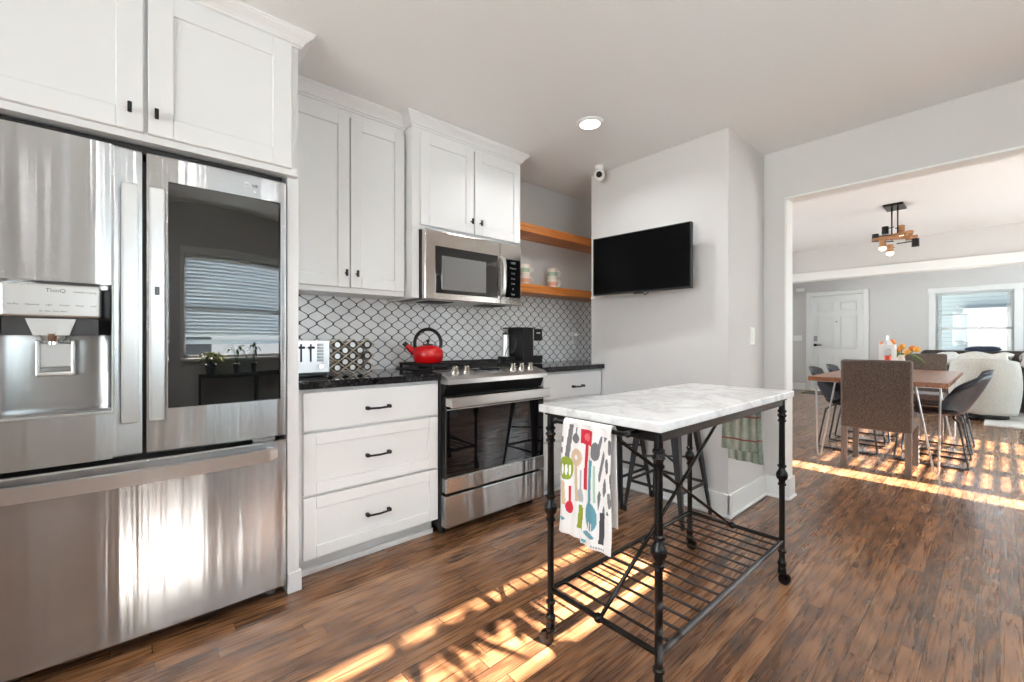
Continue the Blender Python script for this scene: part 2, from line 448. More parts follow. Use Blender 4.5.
def wall(name, m, axis, p0, p1, a0, a1, z0, z1, holes=()):
    mb = MB()
    cs = sorted(set([a0, a1] + [h[0] for h in holes] + [h[1] for h in holes]))
    for i in range(len(cs)-1):
        lo, hi = cs[i], cs[i+1]; mid = (lo+hi)/2
        segs = [(z0, z1)]
        for h in holes:
            if h[0] < mid < h[1]:
                ns = []
                for (s0, s1) in segs:
                    if h[2] > s0: ns.append((s0, min(h[2], s1)))
                    if h[3] < s1: ns.append((max(h[3], s0), s1))
                segs = ns
        for s0, s1 in segs:
            if axis == 'X': mb.box(lo, hi, p0, p1, s0, s1)
            else: mb.box(p0, p1, lo, hi, s0, s1)
    return struct(mb, name, m)

# ------------------------------------------------------------------ the setting
CEIL = 2.44; YB = 2.63; XT = 2.78; YC = 1.12; XO = 3.40; YJ = .99; XF = 11.2; YS = -1.15; YDS = -1.6; YN = 3.7; XW = -2.2
mb = MB(); mb.box(XW-.1, XF+.12, YDS-.12, YN+.12, -.1, 0); struct(mb, 'floor', 'floor')
mb = MB(); mb.box(XW-.1, 7.5, YDS-.12, YN+.12, CEIL, CEIL+.12); struct(mb, 'ceiling', 'ceiling')
mb = MB(); mb.box(7.5, XF+.12, YDS-.12, YN+.12, CEIL, CEIL+.12); struct(mb, 'ceiling', 'ceiling')
wall('wall_back', 'wall', 'X', YB, YB+.12, XW, XO, 0, CEIL)
# stub wall carrying the television, with the alcove behind it
mb = MB(); mb.box(XT, XO+.06, YC, 2.19, 0, CEIL); struct(mb, 'wall_television', 'wall')
wall('wall_alcove', 'wall', 'Y', 3.36, 3.44, 2.19, YB, 0, CEIL)
wall('wall_opening', 'wall', 'Y', XO, XO+.12, YS, YC, 2.102, CEIL)
mb = MB(); mb.box(XO, XO+.12, YJ, YC, 0, 2.102); struct(mb, 'wall_opening_jamb', 'wall')
wall('wall_dining_kitchen', 'wall', 'Y', XO+.02, XO+.12, YC, YN, 0, CEIL)
wall('wall_west', 'wall', 'Y', XW-.12, XW, YS, YB, 0, CEIL, [(-.7, 1.6, .7, 2.2)])
KW = (.0, 2.0, .93, 1.95)
wall('wall_kitchen_south', 'wall', 'X', YS-.12, YS, XW, XO+.12, 0, CEIL, [KW])
DW = [(4.36, 4.66, .35, 1.9), (4.78, 5.35, .35, 1.9), (5.5, 6.25, .35, 1.9), (6.4, 7.1, .35, 1.9)]
LW = [(8.2, 9.2, .5, 2.0), (9.5, 10.7, .5, 2.0)]  # unseen living room windows, added for light
wall('wall_dining_south', 'wall', 'X', YDS-.12, YDS, XO, XF, 0, CEIL, DW+LW)
wall('wall_dining_north', 'wall', 'X', YN, YN+.12, XO, XF, 0, CEIL, [(4.2, 6.8, .7, 2.1), (8.0, 10.2, .7, 2.1)])
mb = MB(); mb.box(XO, XO+.12, YDS, YS, 0, CEIL); struct(mb, 'wall_dining_return', 'wall')
FW = (-.16, .79, .66, 1.98); FD = (1.845, 2.755, 0, 2.07)
wall('wall_far', 'wall', 'Y', XF, XF+.12, YDS, YN, 0, CEIL, [FW, FD])
mb = MB(); mb.box(7.5, 7.62, YDS, YN, 2.105, CEIL); struct(mb, 'wall_header', 'wall')
mb = MB(); mb.box(7.46, 7.66, YDS, YN, 1.985, 2.105, .004); struct(mb, 'trim_1', 'trim')
# white casing lining the kitchen opening
mb = MB(); mb.box(XO-.004, XO+.124, YJ-.012, YJ, 0, 2.102); mb.box(XO-.004, XO+.124, YS, YJ, 2.09, 2.102); struct(mb, 'trim_2', 'trim')
def baseboard(name, segs, h=.145, t=.014):
    mb = MB()
    for (x0, y0, x1, y1, nx, ny) in segs:          # nx,ny: the side the board stands on
        if x0 == x1:
            mb.box(x0, x0+nx*t, y0, y1, 0, h, .003); mb.box(x0, x0+nx*(t+.012), y0, y1, 0, .018, .005)
        else:
            mb.box(x0, x1, y0, y0+ny*t, 0, h, .003); mb.box(x0, x1, y0, y0+ny*(t+.012), 0, .018, .005)
    return struct(mb, name, 'trim')
baseboard('baseboard_television', [(XT, YC-.026, XT, 2.10, -1, 0), (XT-.014, YC, XO, YC, 0, -1)])
baseboard('baseboard_opening', [(XO, YJ-.03, XO, YC, -1, 0), (XO-.014, YJ-.012, XO+.134, YJ-.012, 0, -1), (XO+.12, YJ-.02, XO+.12, YN, 1, 0)])
baseboard('baseboard_far', [(XF, 2.85, XF, YN, -1, 0), (XF, YDS, XF, 1.75, -1, 0)])
baseboard('baseboard_north', [(XO+.12, YN, XF, YN, 0, -1)])
baseboard('baseboard_south', [(XO+.12, YDS, XF, YDS, 0, 1)])

# windows
def blind_mb(x0, x1, y, z0, z1, tilt, pitch=.043, w_=.05, axis='X', skip=()):
    mb = MB(); z = z1-.03; i = 0
    while z > z0:
        if i not in skip:
            tt = tilt(z) if callable(tilt) else tilt
            R = Euler((tt, 0, 0)).to_matrix() if axis == 'X' else Euler((0, tt, 0)).to_matrix()
            if axis == 'X': mb.box(x0, x1, y-w_/2, y+w_/2, z-.0015, z+.0015, rot=R)
            else: mb.box(y-w_/2, y+w_/2, x0, x1, z-.0015, z+.0015, rot=R)
        z -= pitch; i += 1
    if axis == 'X': mb.box(x0, x1, y-.03, y+.03, z1-.03, z1, .004)
    else: mb.box(y-.03, y+.03, x0, x1, z1-.03, z1, .004)
    return mb
def window_x(idx, x0, x1, z0, z1, y, inside=1, casing=.07, sash=True):
    """window in a wall that runs along X; `inside` = +1 when the room lies on +Y"""
    mb = MB(); yo = y - inside*.08
    mb.box(x0-casing, x0, y, y+inside*.018, z0-casing, z1+casing, .003); mb.box(x1, x1+casing, y, y+inside*.018, z0-casing, z1+casing, .003)
    mb.box(x0, x1, y, y+inside*.018, z1, z1+casing, .003); mb.box(x0-casing, x1+casing, y, y+inside*.03, z0-.03, z0, .003)
    for (a, b_, c, d) in ((x0, x0+.03, z0, z1), (x1-.03, x1, z0, z1), (x0, x1, z1-.03, z1), (x0, x1, z0, z0+.03)):
        mb.box(a, b_, yo-.02, yo+.02, c, d)
    if sash: mb.box(x0, x1, yo-.02, yo+.02, (z0+z1)/2-.015, (z0+z1)/2+.015)
    o = struct(mb, 'window_%d' % idx, 'trim')
    g = MB(); g.box(x0+.03, x1-.03, yo-.003, yo+.003, z0+.03, z1-.03); g.build('pane', 'pane', o)
    return o
wk = window_x(1, KW[0], KW[1], KW[2], KW[3], YS, 1)
b = blind_mb(KW[0]+.01, KW[1]-.01, YS-.03, 1.075, KW[3], math.radians(62), .036, .05, skip=(22,)); o = b.build('blind', 'blind', wk)
for i, d in enumerate(DW):
    wd = window_x(2+i, d[0], d[1], d[2], d[3], YDS, 1, .05, sash=(i > 0))
    if i:
        blind_mb(d[0]+.01, d[1]-.01, YDS-.03, d[2]+.02, d[3], lambda z: 0.0 if z < 1.22 else math.radians(64), .043, .05).build('blind', 'blind', wd)
for i, d in enumerate(LW): 
    wd = window_x(7+i, d[0], d[1], d[2], d[3], YDS, 1)
    blind_mb(d[0]+.01, d[1]-.01, YDS-.03, d[2]+.02, d[3], math.radians(66), .043, .05).build('blind', 'blind', wd)
window_x(9, 4.2, 6.8, .7, 2.1, YN, -1); window_x(11, 8.0, 10.2, .7, 2.1, YN, -1)  # unseen north windows, added to light the far rooms
# west window, unseen, added to let light in from behind the camera
mb = MB()
for (a, b_, c, d) in ((-.77, -.7, .63, 2.27), (1.6, 1.67, .63, 2.27), (-.7, 1.6, 2.2, 2.27), (-.7, 1.6, .63, .7), (.42, .48, .7, 2.2)):
    mb.box(XW-.06, XW+.018, a, b_, c, d, .003)
wwest = struct(mb, 'window_10', 'trim'); g = MB(); g.box(XW-.07, XW-.064, -.7, 1.6, .7, 2.2); g.build('pane', 'pane', wwest)
# far window, with casing, double sash, raised slat blind stacked at the sides of the view
mb = MB(); a0, a1, z0, z1 = FW; cs = .095
mb.box(XF-.02, XF, a0-cs, a0, z0-cs, z1+cs, .004); mb.box(XF-.02, XF, a1, a1+cs, z0-cs, z1+cs, .004)
mb.box(XF-.024, XF, a0-cs-.01, a1+cs+.01, z1, z1+cs, .004); mb.box(XF-.05, XF, a0-cs, a1+cs, z0-.035, z0, .004)
for (a, b_, c, d) in ((a0, a0+.035, z0, z1), (a1-.035, a1, z0, z1), (a0, a1, z1-.035, z1), (a0, a1, z0, z0+.04), (a0, a1, 1.30, 1.345)):
    mb.box(XF+.05, XF+.09, a, b_, c, d)
wf = struct(mb, 'window_6', 'trim'); g = MB(); g.box(XF+.066, XF+.072, a0+.03, a1-.03, z0+.03, z1-.03); g.build('pane', 'pane', wf)
bl = MB()
bl.box(XF+.002, XF+.045, a0+.004, a1-.004, z1-.05, z1, .004)
z = z1-.07
while z > z0+.02:
    bl.box(XF+.004, XF+.044, a0+.004, a0+.082, z-.002, z+.002, rot=Euler((0, -.5, 0)).to_matrix())
    bl.box(XF+.004, XF+.044, a1-.082, a1-.004, z-.002, z+.002, rot=Euler((0, -.5, 0)).to_matrix()); z -= .034
bl.build('blind', 'blind', wf)
g = MB(); g.box(XF+.03, XF+.045, a0+.085, a1-.085, 1.565, 1.578); g.build('window_bar', 'steel_grey', wf)

# front door
d0, d1 = FD[0], FD[1]
mb = MB(); mb.box(XF-.02, XF, d0-.085, d0, 0, FD[3]+.085, .004); mb.box(XF-.02, XF, d1, d1+.085, 0, FD[3]+.085, .004); mb.box(XF-.02, XF, d0, d1, FD[3], FD[3]+.085, .004)
mb.box(XF-.02, XF+.1, d0, d0+.012, 0, FD[3]); mb.box(XF-.02, XF+.1, d1-.012, d1, 0, FD[3]); struct(mb, 'trim_3', 'trim')
mb = MB(); mb.box(XF+.03, XF+.07, d0+.012, d1-.012, .012, FD[3]-.004)
yc = (d0+d1)/2
for (ya, yb_) in ((d0+.12, yc-.055), (yc+.055, d1-.12)):
    for (za, zb) in ((.2, .76), (.93, 1.62), (1.73, 1.93)):
        mb.box(XF+.014, XF+.03, ya, yb_, za, za+.018, .003); mb.box(XF+.014, XF+.03, ya, yb_, zb-.018, zb, .003)
        mb.box(XF+.014, XF+.03, ya, ya+.018, za, zb, .003); mb.box(XF+.014, XF+.03, yb_-.018, yb_, za, zb, .003)
        mb.box(XF+.024, XF+.03, ya+.04, yb_-.04, za+.045, zb-.045, .004)
door = struct(mb, 'door_1', 'trim')
mb = MB(); mb.box(XF+.012, XF+.032, d1-.115, d1-.05, 1.08, 1.2, .01, 2); mb.build('deadbolt', 'steel_grey', door)
mb = MB(); mb.cyl((XF+.03, d1-.08, 1.0), (XF-.01, d1-.08, 1.0), .028); mb.tube([(XF-.015, d1-.08, 1.0), (XF-.03, d1-.10, 1.0), (XF-.03, d1-.2, 1.0)], .011); mb.build('door_handle', 'matte_black', door)
mb = MB()
for z in (.3, 1.05, 1.8): mb.box(XF+.02, XF+.034, d0+.004, d0+.02, z-.045, z+.045)
mb.build('hinge', 'steel_grey', door)
mb = MB(); mb.cyl((XF+.03, yc, 1.5), (XF+.02, yc, 1.5), .014); mb.build('peephole', 'chrome', door)
mb = MB(); mb.box(10.45, 11.05, 2.0, 2.75, 0, .012, .005, 2); solo(mb, 'door_mat', 'mat', 'dark flat mat on the floor in front of the white front door', 'mat', (10.75, 2.35, 0))

# ------------------------------------------------------------------ small wall fittings
mb = MB(); mb.box(3.13, 3.205, YC-.006, YC, 1.078, 1.195, .002); t = thing('light_switch', 'white double rocker switch plate on the short wall beside the opening', 'light switch', (3.167, YC, 1.136))
mb.build('plate', 'white_plastic', t)
mb = MB(); mb.box(3.152, 3.183, YC-.010, YC-.006, 1.14, 1.172, .002); mb.box(3.152, 3.183, YC-.009, YC-.006, 1.1, 1.134, .002); mb.build('rocker', 'white_plastic', t)
t = thing('light_switch', 'white switch plate on the far wall left of the front door', 'light switch', (XF, 3.0, 1.15))
mb = MB(); mb.box(XF-.008, XF, 2.92, 3.09, 1.09, 1.21, .003); mb.build('plate', 'white_plastic', t)
mb = MB(); [mb.box(XF-.013, XF-.008, y-.012, y+.012, 1.12, 1.18, .002) for y in (2.96, 3.005, 3.05)]; mb.build('rocker', 'white_plastic', t)
mb = MB(); mb.box(XF-.05, XF, 2.86, 3.03, 2.2, 2.27, .01, 2); solo(mb, 'door_chime', 'white_plastic', 'small white box high on the far wall above the front door corner', 'door chime', (XF, 2.95, 2.235))
t = thing('wall_outlet', 'white outlet with a plug and cord on the tiled alcove wall', 'outlet', (3.075, YB-.008, 1.13))
mb = MB(); mb.box(3.04, 3.11, YB-.016, YB-.008, 1.075, 1.19, .003); mb.build('plate', 'white_plastic', t)
mb = MB(); [mb.box(3.058, 3.092, YB-.018, YB-.016, z-.016, z+.016, .003) for z in (1.107, 1.158)]; mb.build('socket', 'white_plastic', t)
mb = MB(); mb.box(3.06, 3.09, YB-.055, YB-.018, 1.145, 1.17, .005)
mb.tube([(3.075, YB-.05, 1.158), (3.12, YB-.07, 1.16), (3.17, YB-.06, 1.19), (3.2, YB-.03, 1.27), (3.2, YB-.02, 1.40), (3.2, YB-.02, 1.475)], .004, 6)
solo(mb, 'power_cord', 'white_plastic', 'white plug and cord running up from the alcove outlet to the shelf', 'cord', (3.075, YB-.02, 1.158))

# ------------------------------------------------------------------ cabinetry helpers
def shaker(mb, x0, x1, z0, z1, y, st=.057, th=.02, rec=.009, flat=False):
    """door front facing -Y, its face at y"""
    if flat:
        mb.box(x0, x1, y, y+th, z0, z1, .003, 2); return
    mb.box(x0+.01, x1-.01, y+rec, y+th, z0+.01, z1-.01)
    mb.box(x0, x0+st, y, y+th, z0, z1, .002); mb.box(x1-st, x1, y, y+th, z0, z1, .002)
    mb.box(x0+st, x1-st, y+.0002, y+th, z1-st, z1, .002); mb.box(x0+st, x1-st, y+.0002, y+th, z0, z0+st, .002)
def tknob(parent, x, z, y, cab_only=False):
    mb = MB(); mb.cyl((x, y, z), (x, y-.02, z), .004); mb.box(x-.006, x+.006, y-.03, y-.019, z-.018, z+.018, .002); return mb.build('knob', 'matte_black', parent)
def pull(parent, x0, x1, z, y):
    mb = MB()
    pts = [(x0, y-.002, z), (x0, y-.02, z), (x0+.012, y-.028, z-.001), ((x0+x1)/2, y-.032, z-.002), (x1-.012, y-.028, z-.001), (x1, y-.02, z), (x1, y-.002, z)]
    mb.tube(pts, .0055, 8); mb.box(x0-.008, x0+.008, y-.028, y, z-.008, z+.008, .002); mb.box(x1-.008, x1+.008, y-.028, y, z-.008, z+.008, .002)
    return mb.build('handle', 'matte_black', parent)
def crown(parent, x0, x1, yf, z0, z1, out, ends=(False, False), yback=YB):
    """stepped crown moulding swept along the front, with returns at the ends"""
    prof = [(0, 0), (.008, 0), (.010, .12), (.022, .2), (.026, .32), (.045, .55), (.07, .72), (.085, .78), (.088, .88), (1e9, 1)]
    H = z1-z0; mb = MB()
    pr = [(0, 0), (.14, 0), (.16, .12), (.30, .18), (.33, .30), (.48, .45), (.72, .62), (.86, .72), (.90, .76), (.92, .84), (1, .88), (1, 1), (0, 1)]
    pr = [(a*out, b_*H) for a, b_ in pr]
    L, R = ends
    rows = []
    path = []
    if L: path.append(((x0, yback), (-1, 0)))
    path.append(((x0, yf), (-1 if L else 0, -1)))
    path.append(((x1, yf), (1 if R else 0, -1)))
    if R: path.append(((x1, yback), (1, 0)))
    for (px, py), (nx, ny) in path:
        rows.append([mb.b.verts.new((px+nx*a, py+ny*a, z0+h)) for a, h in pr])
    for A, B in zip(rows[:-1], rows[1:]):
        for k in range(len(pr)):
            mb.b.faces.new((A[k], A[(k+1) % len(pr)], B[(k+1) % len(pr)], B[k]))
    mb.b.faces.new(rows[0]); mb.b.faces.new(rows[-1])
    return mb.build('crown_moulding', 'cab', parent)

# ------------------------------------------------------------------ refrigerator
def bulge(x, x0, x1, y0, d):
    s_ = (x-(x0+x1)/2)/((x1-x0)/2); return y0 + d*abs(s_)**2.2
def curved_block(mb, xa, xb, X0, X1, y0, d, yb, z0, z1, n=12, er=.006):
    fr = [(xa+(xb-xa)*i/n, bulge(xa+(xb-xa)*i/n, X0, X1, y0, d)) for i in range(n+1)]
    rows = []
    for (zz, off) in ((z0, er), (z0+er, 0), (z1-er, 0), (z1, er)) if er > 0 else ((z0, 0), (z1, 0)):
        rows.append([mb.b.verts.new((x, y+off, zz)) for x, y in fr] + [mb.b.verts.new((xb, yb, zz)), mb.b.verts.new((xa, yb, zz))])
    for A, B in zip(rows[:-1], rows[1:]):
        m_ = len(A)
        for k in range(m_):
            f = mb.b.faces.new((A[k], A[(k+1) % m_], B[(k+1) % m_], B[k])); f.smooth = k < n; f.material_index = mb.mi
    for R in (rows[0], rows[-1]): mb.b.faces.new(R)
fx0, fxm, fx1 = -.445, .021, .484
fy = 2.018; fyb = 2.085
fr = thing('refrigerator', 'stainless steel french door refrigerator with ice dispenser and dark glass panel', 'refrigerator', (.02, 2.3, 0))
mb = MB(); mb.box(fx0+.008, fx1-.008, 2.10, 2.615, .035, 1.775, .004); mb.box(fx0+.004, fx1-.006, 2.058, 2.3, 1.786, 1.815, .003); mb.box(fx0+.03, fx1-.03, 2.13, 2.58, .0, .04)  # middle box: black filler standing in for the shade in the gap above
mb.build('body', 'black_plastic', fr)
# left door built around the dispenser opening
dx0, dx1, dz0, dz1 = -.345, -.062, .862, 1.30
mb = MB(); zt, zb = 1.787, .700; xl, xr = fx0, fxm-.006
curved_block(mb, xl, dx0, xl, xr, fy, .012, fyb, zb, zt, 6); curved_block(mb, dx1, xr, xl, xr, fy, .012, fyb, zb, zt, 6)
curved_block(mb, dx0, dx1, xl, xr, fy, .012, fyb, dz1, zt, 10, 0); curved_block(mb, dx0, dx1, xl, xr, fy, .012, fyb, zb, dz0, 10, 0)
ld = mb.build('door', 'steel', fr)
mb = MB()                                                        # recess, a concave niche
def niche(u, v):
    a = PI*u; return Vector(((dx0+dx1)/2 - (dx1-dx0)/2*math.cos(a), fy+.012+.062*math.sin(a)**.6, dz0+.012+(dz1-dz0-.012)*v))
mb.grid(niche, 20, 2); mb.box(dx0, dx1, fy+.012, fy+.075, dz0, dz0+.014, .003); mb.build('dispenser_recess', 'recess', ld)
mb = MB(); 
for (a, b_, c, d) in ((dx0-.004, dx0+.003, dz0, dz1), (dx1-.003, dx1+.004, dz0, dz1), (dx0, dx1, dz0-.004, dz0+.003)): mb.box(a, b_, fy-.002, fy+.03, c, d, .002)
mb.build('dispenser_frame', 'steel_light', ld)
mb = MB(); mb.box(dx0+.03, dx1-.03, fy-.022, fy+.05, 1.182, 1.288, .008, 2); pn = mb.build('control_panel', 'steel_light', ld)
mb = MB(); mb.prism([(dx0+.035, fy-.01), (dx1-.035, fy-.01), (dx1-.05, fy+.055), (dx0+.05, fy+.055)], 1.125, 1.181); mb.build('dispenser_hood', 'dark_grey', ld)
mb = MB()
mb.prism([(-.262, 1.178), (-.150, 1.178), (-.165, 1.125), (-.245, 1.125)], fy-.016, fy+.04, 'Y'); mb.build('nozzle_housing', 'steel_light', ld)
mb = MB(); mb.cyl((-.205, fy+.012, 1.13), (-.205, fy+.012, 1.105), .03, .025); mb.cyl((-.205, fy+.012, 1.105), (-.205, fy+.012, 1.095), .012); mb.build('nozzle', 'chrome', ld)
mb = MB()
for (a, b_, c, d) in ((-.245, -.235, 1.0, 1.11), (-.165, -.155, 1.0, 1.11), (-.245, -.155, .992, 1.006)): mb.box(a, b_, fy+.02, fy+.045, c, d, .004, 2)
mb.box(-.236, -.164, fy+.028, fy+.04, 1.02, 1.10, .003); mb.build('dispenser_lever', 'steel_light', ld)
text('lettering', 'ThinQ', .017, Vector((-.195, fy-.0225, 1.268)), FRONT, 'text_grey', pn)
text('lettering', 'LINEAR Cooling', .008, Vector((-.128, fy-.0225, 1.266)), FRONT, 'text_grey', pn)
for (xx, s_) in ((-.285, 'Ice Plus'), (-.245, 'Dispenser'), (-.21, 'Light'), (-.175, 'Freezer'), (-.14, 'Water'), (-.108, 'Lock')):
    text('lettering', s_, .0075, Vector((xx, fy-.0225, 1.222)), FRONT, 'text_grey', pn)
text('lettering', 'Air  Filter  Door Alarm', .0065, Vector((-.2, fy-.0225, 1.202)), FRONT, 'text_grey', pn)
def bar_handle(x0, x1, z0, z1, par, yf):
    mb = MB(); mb.box(x0, x1, yf-.043, yf-.026, z0, z1, .006, 3)
    mb.box(x0+.008, x1-.008, yf-.03, yf+.012, z0+.02, z0+.06, .003); mb.box(x0+.008, x1-.008, yf-.03, yf+.012, z1-.06, z1-.02, .003)
    return mb.build('handle', 'steel_light', par)
bar_handle(-.040, .005, .823, 1.655, ld, fy+.004)
mb = MB(); xl, xr = fxm+.006, fx1; curved_block(mb, xl, xr, xl, xr, fy, .012, fyb, zb, zt, 16)
rd = mb.build('door', 'steel', fr)
mb = MB()
def gp(u, v):
    x = .089 + (.458-.089)*u; return Vector((x, bulge(x, xl, xr, fy, .012)-.0035, .862+(1.690-.862)*v))
mb.grid(gp, 16, 1)
for (a, b_, c, d) in ((.087, .0895, .861, 1.691), (.4575, .46, .861, 1.691), (.087, .46, .8595, .862), (.087, .46, 1.69, 1.6925)): mb.box(a, b_, fy-.002, fy+.006, c, d)
mb.build('glass_panel', 'mirror_glass', rd)
bar_handle(.033, .078, .823, 1.655, rd, fy+.004)
mb = MB(); mb.cyl((.337, fy-.001, 1.742), (.337, fy+.01, 1.742), .011, n=20); mb.build('badge', 'emblem', rd)
text('lettering', 'LG', .012, Vector((.337, fy-.0015, 1.742)), FRONT, 'text_grey', rd)
text('lettering', 'LG', .016, Vector((.366, fy+.001, 1.742)), FRONT, 'text_grey', rd)
mb = MB(); mb.box(.048, .062, fy-.0405, fy-.0385, 1.27, 1.30, .0005); mb.build('lock_icon', 'text_grey', rd)
mb = MB(); curved_block(mb, fx0, fx1, fx0, fx1, fy-.004, .014, fyb, .052, .682, 24); dr = mb.build('drawer', 'steel', fr)
mb = MB()
def hp(t_): return fx0+.05+(fx1-fx0-.09)*t_, fy-.02-.040*math.sin(PI*t_)**.5
n = 28; prev = None
for i in range(n+1):
    x, y = hp(i/n); zc = .636
    hh = .024 if 0 < i < n else .018
    q = [mb.b.verts.new(p) for p in ((x, y-.006, zc-hh), (x, y-.008, zc+hh), (x, y+.006, zc+hh+.003), (x, y+.006, zc-hh+.004))]
    if prev:
        for k in range(4): mb.b.faces.new((prev[k], prev[(k+1) % 4], q[(k+1) % 4], q[k]))
    else: mb.b.faces.new(q)
    prev = q
mb.b.faces.new(prev)
mb.box(fx1-.075, fx1-.045, fy-.022, fy+.02, .618, .655, .003); mb.box(fx0+.045, fx0+.075, fy-.022, fy+.02, .618, .655, .003)
mb.build('handle', 'steel_light', dr)
mb = MB(); mb.box(fx1-.12, fx1-.04, fy+.02, fy+.05, .685, .698, .002); mb.build('hinge', 'steel_light', fr)
for x in (fx1-.04, fx0+.04): mb = MB(); mb.cyl((x, 2.12, 0), (x, 2.12, .045), .018); mb.build('foot', 'steel_grey', fr)

# ------------------------------------------------------------------ cabinets
# cabinet above the refrigerator, with the tall side panel of the fridge bay
t = thing('tall_cabinet', 'white cabinet with two doors above the refrigerator and a full height side panel', 'cabinet', (.03, 2.3, 1.83))
mb = MB(); mb.box(-.60, .530, 2.02, YB-.002, 1.822, 2.40); mb.build('body', 'cab', t)
mb = MB(); mb.box(.494, .540, 2.05, YB-.002, 0, 1.820, .0015); mb.box(.494, .552, 2.045, 2.075, 0, .09, .003); mb.build('side_panel', 'cab', t)
for (a, b_, kx) in ((-.46, .018, -.012), (.030, .500, .060)):
    mb = MB(); shaker(mb, a, b_, 1.846, 2.372, 2.0, .072); d = mb.build('door', 'cab', t); tknob(d, kx-.006, 1.914, 2.0)
crown(t, -.6, .531, 2.02, 2.378, CEIL-.001, .055, (False, True))
# two-door wall cabinet
t = thing('wall_cabinet', 'tall white two-door wall cabinet over the toaster and spice rack', 'cabinet', (.88, 2.45, 1.37))
mb = MB(); mb.box(.550, 1.212, 2.37, YB-.002, 1.37, 2.40); mb.build('body', 'cab', t)
for (a, b_, kx) in ((.553, .878, .855), (.884, 1.206, .915)):
    mb = MB(); shaker(mb, a, b_, 1.398, 2.335, 2.35, .062); d = mb.build('door', 'cab', t); tknob(d, kx, 1.475, 2.35)
crown(t, .550, 1.214, 2.37, 2.372, CEIL-.001, .055)
# cabinet over the microwave
t = thing('wall_cabinet', 'white two-door wall cabinet mounted above the stainless microwave', 'cabinet', (1.6, 2.4, 1.78))
mb = MB(); mb.box(1.218, 2.075, 2.28, YB-.002, 1.775, 2.40); mb.build('body', 'cab', t)
mb = MB(); mb.box(1.218, 1.264, 2.28, YB-.002, 1.36, 1.774, .0015); mb.build('side_panel', 'cab', t)
for (a, b_, kx) in ((1.266, 1.652, 1.628), (1.662, 2.062, 1.70)):
    mb = MB(); shaker(mb, a, b_, 1.797, 2.345, 2.26, .06); d = mb.build('door', 'cab', t); tknob(d, kx, 1.875, 2.26)
crown(t, 1.218, 2.075, 2.28, 2.372, CEIL-.001, .05, (True, True))
# base cabinets
def base_cab(label, x0, x1, fronts, yf=2.08):
    t = thing('base_cabinet', label, 'cabinet', ((x0+x1)/2, 2.3, 0))
    mb = MB(); mb.box(x0, x1, yf+.02, YB-.002, .10, .885); mb.build('body', 'cab', t)
    mb = MB(); mb.box(x0, x1, 2.168, 2.2, 0, .1, .002); mb.box(x0, x1, 2.15, 2.17, 0, .03, .004); mb.build('toe_kick', 'cab', t)
    for (a, b_, z0, z1, flat, hx) in fronts:
        mb = MB(); shaker(mb, a, b_, z0, z1, yf, .055, flat=flat); d = mb.build('drawer', 'cab', t)
        if hx: pull(d, hx[0], hx[1], hx[2], yf)
    return t
base_cab('white three-drawer base cabinet between refrigerator and range', .548, 1.283,
    [(.568, 1.272, .692, .868, True, (.862, .975, .772)), (.568, 1.272, .398, .680, False, (.862, .975, .538)), (.568, 1.272, .105, .386, False, (.862, .975, .243))])
base_cab('white drawer base cabinet to the right of the range', 2.10, 2.776,
    [(2.115, 2.762, .692, .868, True, (2.415, 2.525, .768)), (2.115, 2.762, .398, .680, False, (2.415, 2.525, .538)), (2.115, 2.762, .105, .386, False, (2.415, 2.525, .243))])
def counter(x0, x1, label, extra=None):
    mb = MB(); mb.box(x0, x1, 2.055, YB-.002, .886, .922, .004, 2)
    if extra: mb.box(*extra, .004, 2)
    return solo(mb, 'countertop', 'granite', label, 'countertop', ((x0+x1)/2, 2.35, .886))
counter(.548, 1.283, 'black speckled granite countertop carrying the toaster')
counter(2.085, 2.776, 'black speckled granite countertop right of the range reaching into the alcove', (2.776, 3.355, 2.195, YB-.002, .886, .922))
mb = MB(); mb.box(.548, 3.358, YB-.010, YB-.001, .923, 1.476); o = mb.build('backsplash', 'tile'); tag(o, 'white arabesque tile backsplash with dark grout behind the range', 'backsplash')

# ------------------------------------------------------------------ range
rx0, rx1 = 1.287, 2.068
r = thing('range', 'stainless steel slide-in gas range with black glass oven door', 'range', ((rx0+rx1)/2, 2.35, 0))
mb = MB(); mb.box(rx0, rx1, 2.082, 2.61, .045, .905, .003); mb.build('body', 'black_paint', r)
mb = MB(); mb.box(rx0+.005, rx1-.005, 2.16, 2.61, .905, .922, .006, 2); mb.box(rx0-.012, rx1+.012, 2.13, 2.615, .9228, .929, .002); mb.build('cooktop', 'black_paint', r)
mb = MB(); mb.prism([(2.005, .862), (2.005, .888), (2.03, .905), (2.16, .934), (2.16, .90), (2.082, .862)], rx0+.004, rx1+.008, 'X'); fas = mb.build('control_panel', 'steel_plain', r)
mb = MB(); mb.prism([(2.06, .80), (2.03, .862), (2.09, .862), (2.09, .80)], rx0+.006, rx1-.002, 'X'); mb.build('vent_panel', 'black_plastic', r)
for kx in (1.385, 1.465, 1.83, 1.905, 1.985):
    yk, zk = 2.085, .918; mb = MB()
    mb.cyl((kx, yk, zk-.004), (kx, yk-.003, zk+.012), .026, .024, 20); mb.cyl((kx, yk-.003, zk+.012), (kx, yk-.008, zk+.036), .019, .017, 20); mb.box(kx-.005, kx+.005, yk-.025, yk+.012, zk+.034, zk+.042, .002)
    mb.build('knob', 'knob_metal', r)
mb = MB(); mb.box(1.54, 1.76, 2.075, 2.135, .9195, .924, rot=Euler((.22, 0, 0)).to_matrix()); mb.build('display', 'glass_black', r)
mb = MB(); mb.box(rx0+.008, rx1-.002, 2.032, 2.080, .252, .795, .004, 2); od = mb.build('oven_door', 'glass_black', r)
mb = MB(); mb.box(rx0+.007, rx1-.001, 2.028, 2.079, .250, .332, .004, 2); mb.build('door_trim', 'steel', od)
mb = MB()
